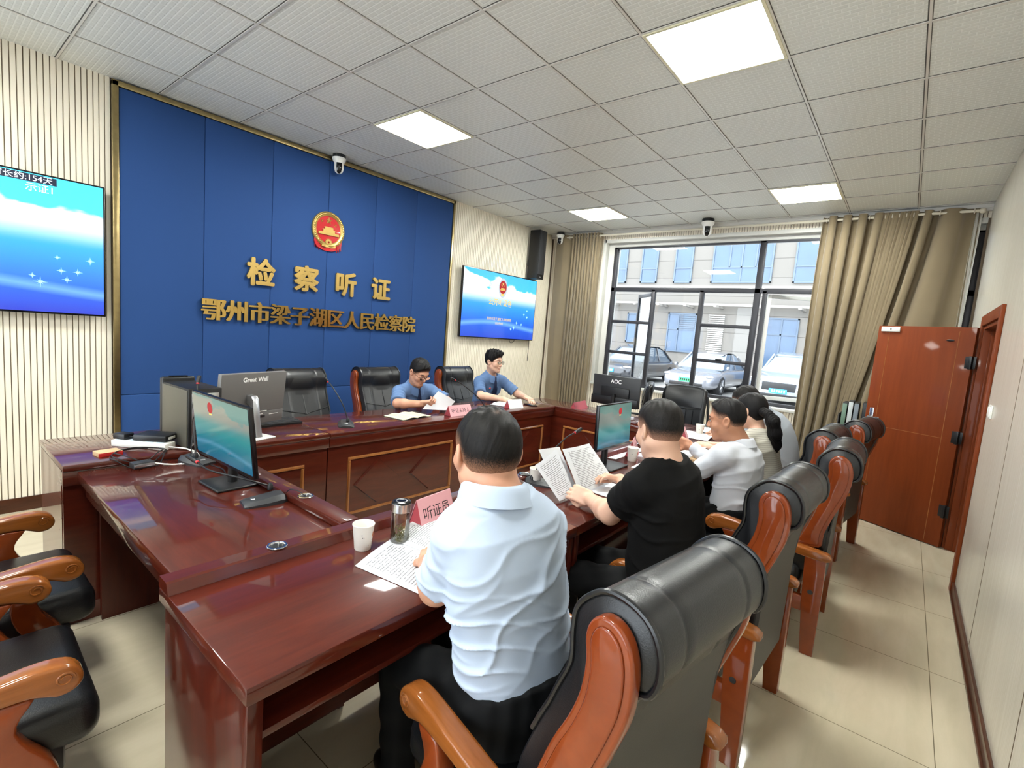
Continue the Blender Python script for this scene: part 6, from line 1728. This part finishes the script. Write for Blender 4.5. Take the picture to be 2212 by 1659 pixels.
# woman with the ponytail
J = dict(pelvis=(2.10, -1.23, .575), neck=(2.02, -1.13, 1.01), head=(2.02, -1.07, 1.125), SL=(1.86, -1.09, .935), SR=(2.17, -1.12, .93), EL=(1.88, -.96, .80), WL=(2.02, -.78, .80), ER=(2.24, -.96, .80), WR=(2.10, -.78, .80))
J.update(sit(J['pelvis'], (1, 0, 0), (0, 1, 0), .50, .44, .10))
person('woman in ribbed white blouse with long black ponytail',
       dict(J=J, hdir=(.28, .92, -.30), hs=1.03, skin='skin_b', shirt='blouse', neck_r=.05, prof=SLIM, fold=.004, seed=3.3, sleeve=.9, slv_r=(.058, .056), sh_r=.054, collar=False, pelvis_wd=(.165, .13), res=.007, fine=False,
            hair=dict(th=.012, top=.008, front=.075, side=-.03, back=-.085, fade=.01, rough=.8), arm_r=(.040, .036, .025),
            tail=[(1.955, -1.165, 1.145), (1.945, -1.20, 1.135), (1.945, -1.235, 1.09), (1.965, -1.255, 1.00), (2.0, -1.265, .915), (2.02, -1.265, .87)], tail_r=[.034, .028, .044, .044, .036, .018],
            handL=dict(fd=(.4, .9, 0), pn=(0, 0, -1)), handR=dict(fd=(-.3, .9, 0), pn=(0, 0, -1))))

# man in the grey shirt bending over
J = dict(pelvis=(2.86, -1.20, .575), neck=(2.76, -1.00, 1.06), head=(2.665, -.89, 1.13), SL=(2.60, -1.01, .995), SR=(2.92, -1.02, .985), EL=(2.58, -.86, .81), WL=(2.72, -.68, .80), ER=(2.98, -.86, .81), WR=(2.84, -.68, .80))
J.update(sit(J['pelvis'], (1, 0, 0), (0, 1, 0), .50, .44, .12))
person('man in grey shirt bending low over the table at the window end',
       dict(J=J, hdir=(-.05, .72, -.70), hup=(0, .7, .7), hs=1.08, skin='skin_b', shirt='shirt_grey', neck_r=.058, prof=PLUMP, bow=-.05, fold=.006, seed=5.2, sleeve=.8, slv_r=(.066, .064), sh_r=.064, pelvis_wd=(.18, .14), res=.007, fine=False,
            hair=dict(SHORT), handL=dict(fd=(.4, .9, 0), pn=(0, 0, -1)), handR=dict(fd=(-.3, .9, 0), pn=(0, 0, -1))))

# officers at the head table
def uniform_extras(body, g, tie_len=.30):
    nb, f, r, s_ = (np.array(g[k_]) for k_ in ('nb', 'fwd', 'right', 'spine'))
    def pt(a, b, c): return Vector(nb + r * a + f * b - s_ * c)
    tie = MB(); secs = []
    for c, w_, b in ((.008, .012, .085), (.02, .019, .092), (.04, .014, .095), (.06, .016, .110), (.14, .026, .128), (.24, .034, .130), (tie_len, .036, .130), (tie_len + .03, .004, .130)):
        secs.append([pt(-w_, b, c), pt(w_, b, c), pt(w_, b + .006, c), pt(-w_, b + .006, c)])
    tie.loft(secs); tie.build('necktie', 'tie', body, world=True)
    b_ = MB().ball((0, 0, 0), (.017, .006, .011), Matrix.Translation(pt(.075, .122, .13))); b_.build('chest_badge', 'emblem_red', body, world=True)
    for s2 in (-1, 1):
        MB().add([pt(s2 * .045, .118, .12), pt(s2 * .115, .105, .12), pt(s2 * .115, .107, .20), pt(s2 * .08, .115, .215), pt(s2 * .045, .122, .20)] + [pt(s2 * .045, .122, .12), pt(s2 * .115, .109, .12), pt(s2 * .115, .111, .20), pt(s2 * .08, .119, .215), pt(s2 * .045, .126, .20)],
                 [(0, 1, 2, 3, 4), (9, 8, 7, 6, 5)] + [(i, (i + 1) % 5, 5 + (i + 1) % 5, 5 + i) for i in range(5)]).build('chest_pocket', 'uniform', body, smooth=0, world=True)
J = dict(pelvis=(1.24, 1.90, .575), neck=(1.155, 1.735, .995), head=(1.13, 1.645, 1.115), SR=(.985, 1.745, .925), SL=(1.35, 1.72, .925), ER=(.86, 1.60, .845), WR=(.975, 1.40, .865), EL=(1.42, 1.55, .845), WL=(1.24, 1.375, .850))
J.update(sit(J['pelvis'], (-1, 0, 0), (0, -1, 0), .50, .40, .11))
b1, g1_ = person('officer in blue uniform shirt and glasses reading white papers at the head table',
       dict(J=J, hdir=(-.02, -.87, -.50), hs=1.0, skin='skin_a', shirt='uniform', neck_r=.058, prof=SLIM, fold=.004, seed=2.1, sleeve=.85, slv_r=(.066, .066), sh_r=.060, pelvis_wd=(.165, .13), glasses=True,
            hair=dict(th=.007, top=.018, front=.066, side=.004, back=-.055, fade=.05, fringe=.006), arm_r=(.044, .041, .028),
            handR=dict(fd=(.35, -.80, .15), pn=(.6, .2, .6), curl=(.75, .8, .4), thumb=.9), handL=dict(fd=(-.55, -.6, .25), pn=(-.3, .6, .6), curl=(.7, .8, .4), thumb=.9)))
uniform_extras(b1, g1_)
J = dict(pelvis=(2.40, 1.97, .575), neck=(2.36, 1.82, 1.065), head=(2.335, 1.765, 1.205), SR=(2.18, 1.83, .975), SL=(2.53, 1.79, .98), ER=(2.03, 1.66, .845), WR=(2.15, 1.42, .835), EL=(2.62, 1.62, .845), WL=(2.52, 1.40, .835))
J.update(sit(J['pelvis'], (-1, 0, 0), (0, -1, 0), .50, .42, .11))
b2, g2_ = person('officer in blue uniform shirt and glasses looking aside, next to the right television',
       dict(J=J, hdir=(.10, -1.0, -.06), hs=.99, skin='skin_b', shirt='uniform', neck_r=.056, prof=SLIM, fold=.004, seed=6.1, sleeve=.80, slv_r=(.066, .066), sh_r=.060, pelvis_wd=(.165, .13), glasses=True,
            hair=dict(th=.010, top=.026, front=.064, side=-.004, back=-.06, fade=.03, fringe=.014, rough=4), arm_r=(.043, .040, .028),
            handR=dict(fd=(.45, -.85, -.12), pn=(0, 0, -1), curl=(.2, .3, .2), thumb=.4), handL=dict(fd=(-.3, -.9, -.12), pn=(0, 0, -1), curl=(.3, .4, .2), thumb=.5)))
uniform_extras(b2, g2_)
bg_ = thing('handbag', 'flat black bag with a small white shield mark behind the man in white', 'bag', (1.14, -1.40, .455), -.06)
MB().rbox(-.17, .17, -.03, .03, 0, .27, .015, 3).build('body', 'trousers', bg_)
sh_ = MB().tube([(-.03, -.033, .20), (.03, -.033, .20), (.028, -.033, .15), (0, -.033, .125), (-.028, -.033, .15), (-.03, -.033, .20)], .003, 6); sh_.build('shield_mark', 'silver', bg_)
MB().tube(smooth_path([(-.05, -.035, .24), (0, -.041, .16), (.05, -.04, .06), (.12, -.035, .02)], 6), .004, 6).build('strap', 'black', bg_)
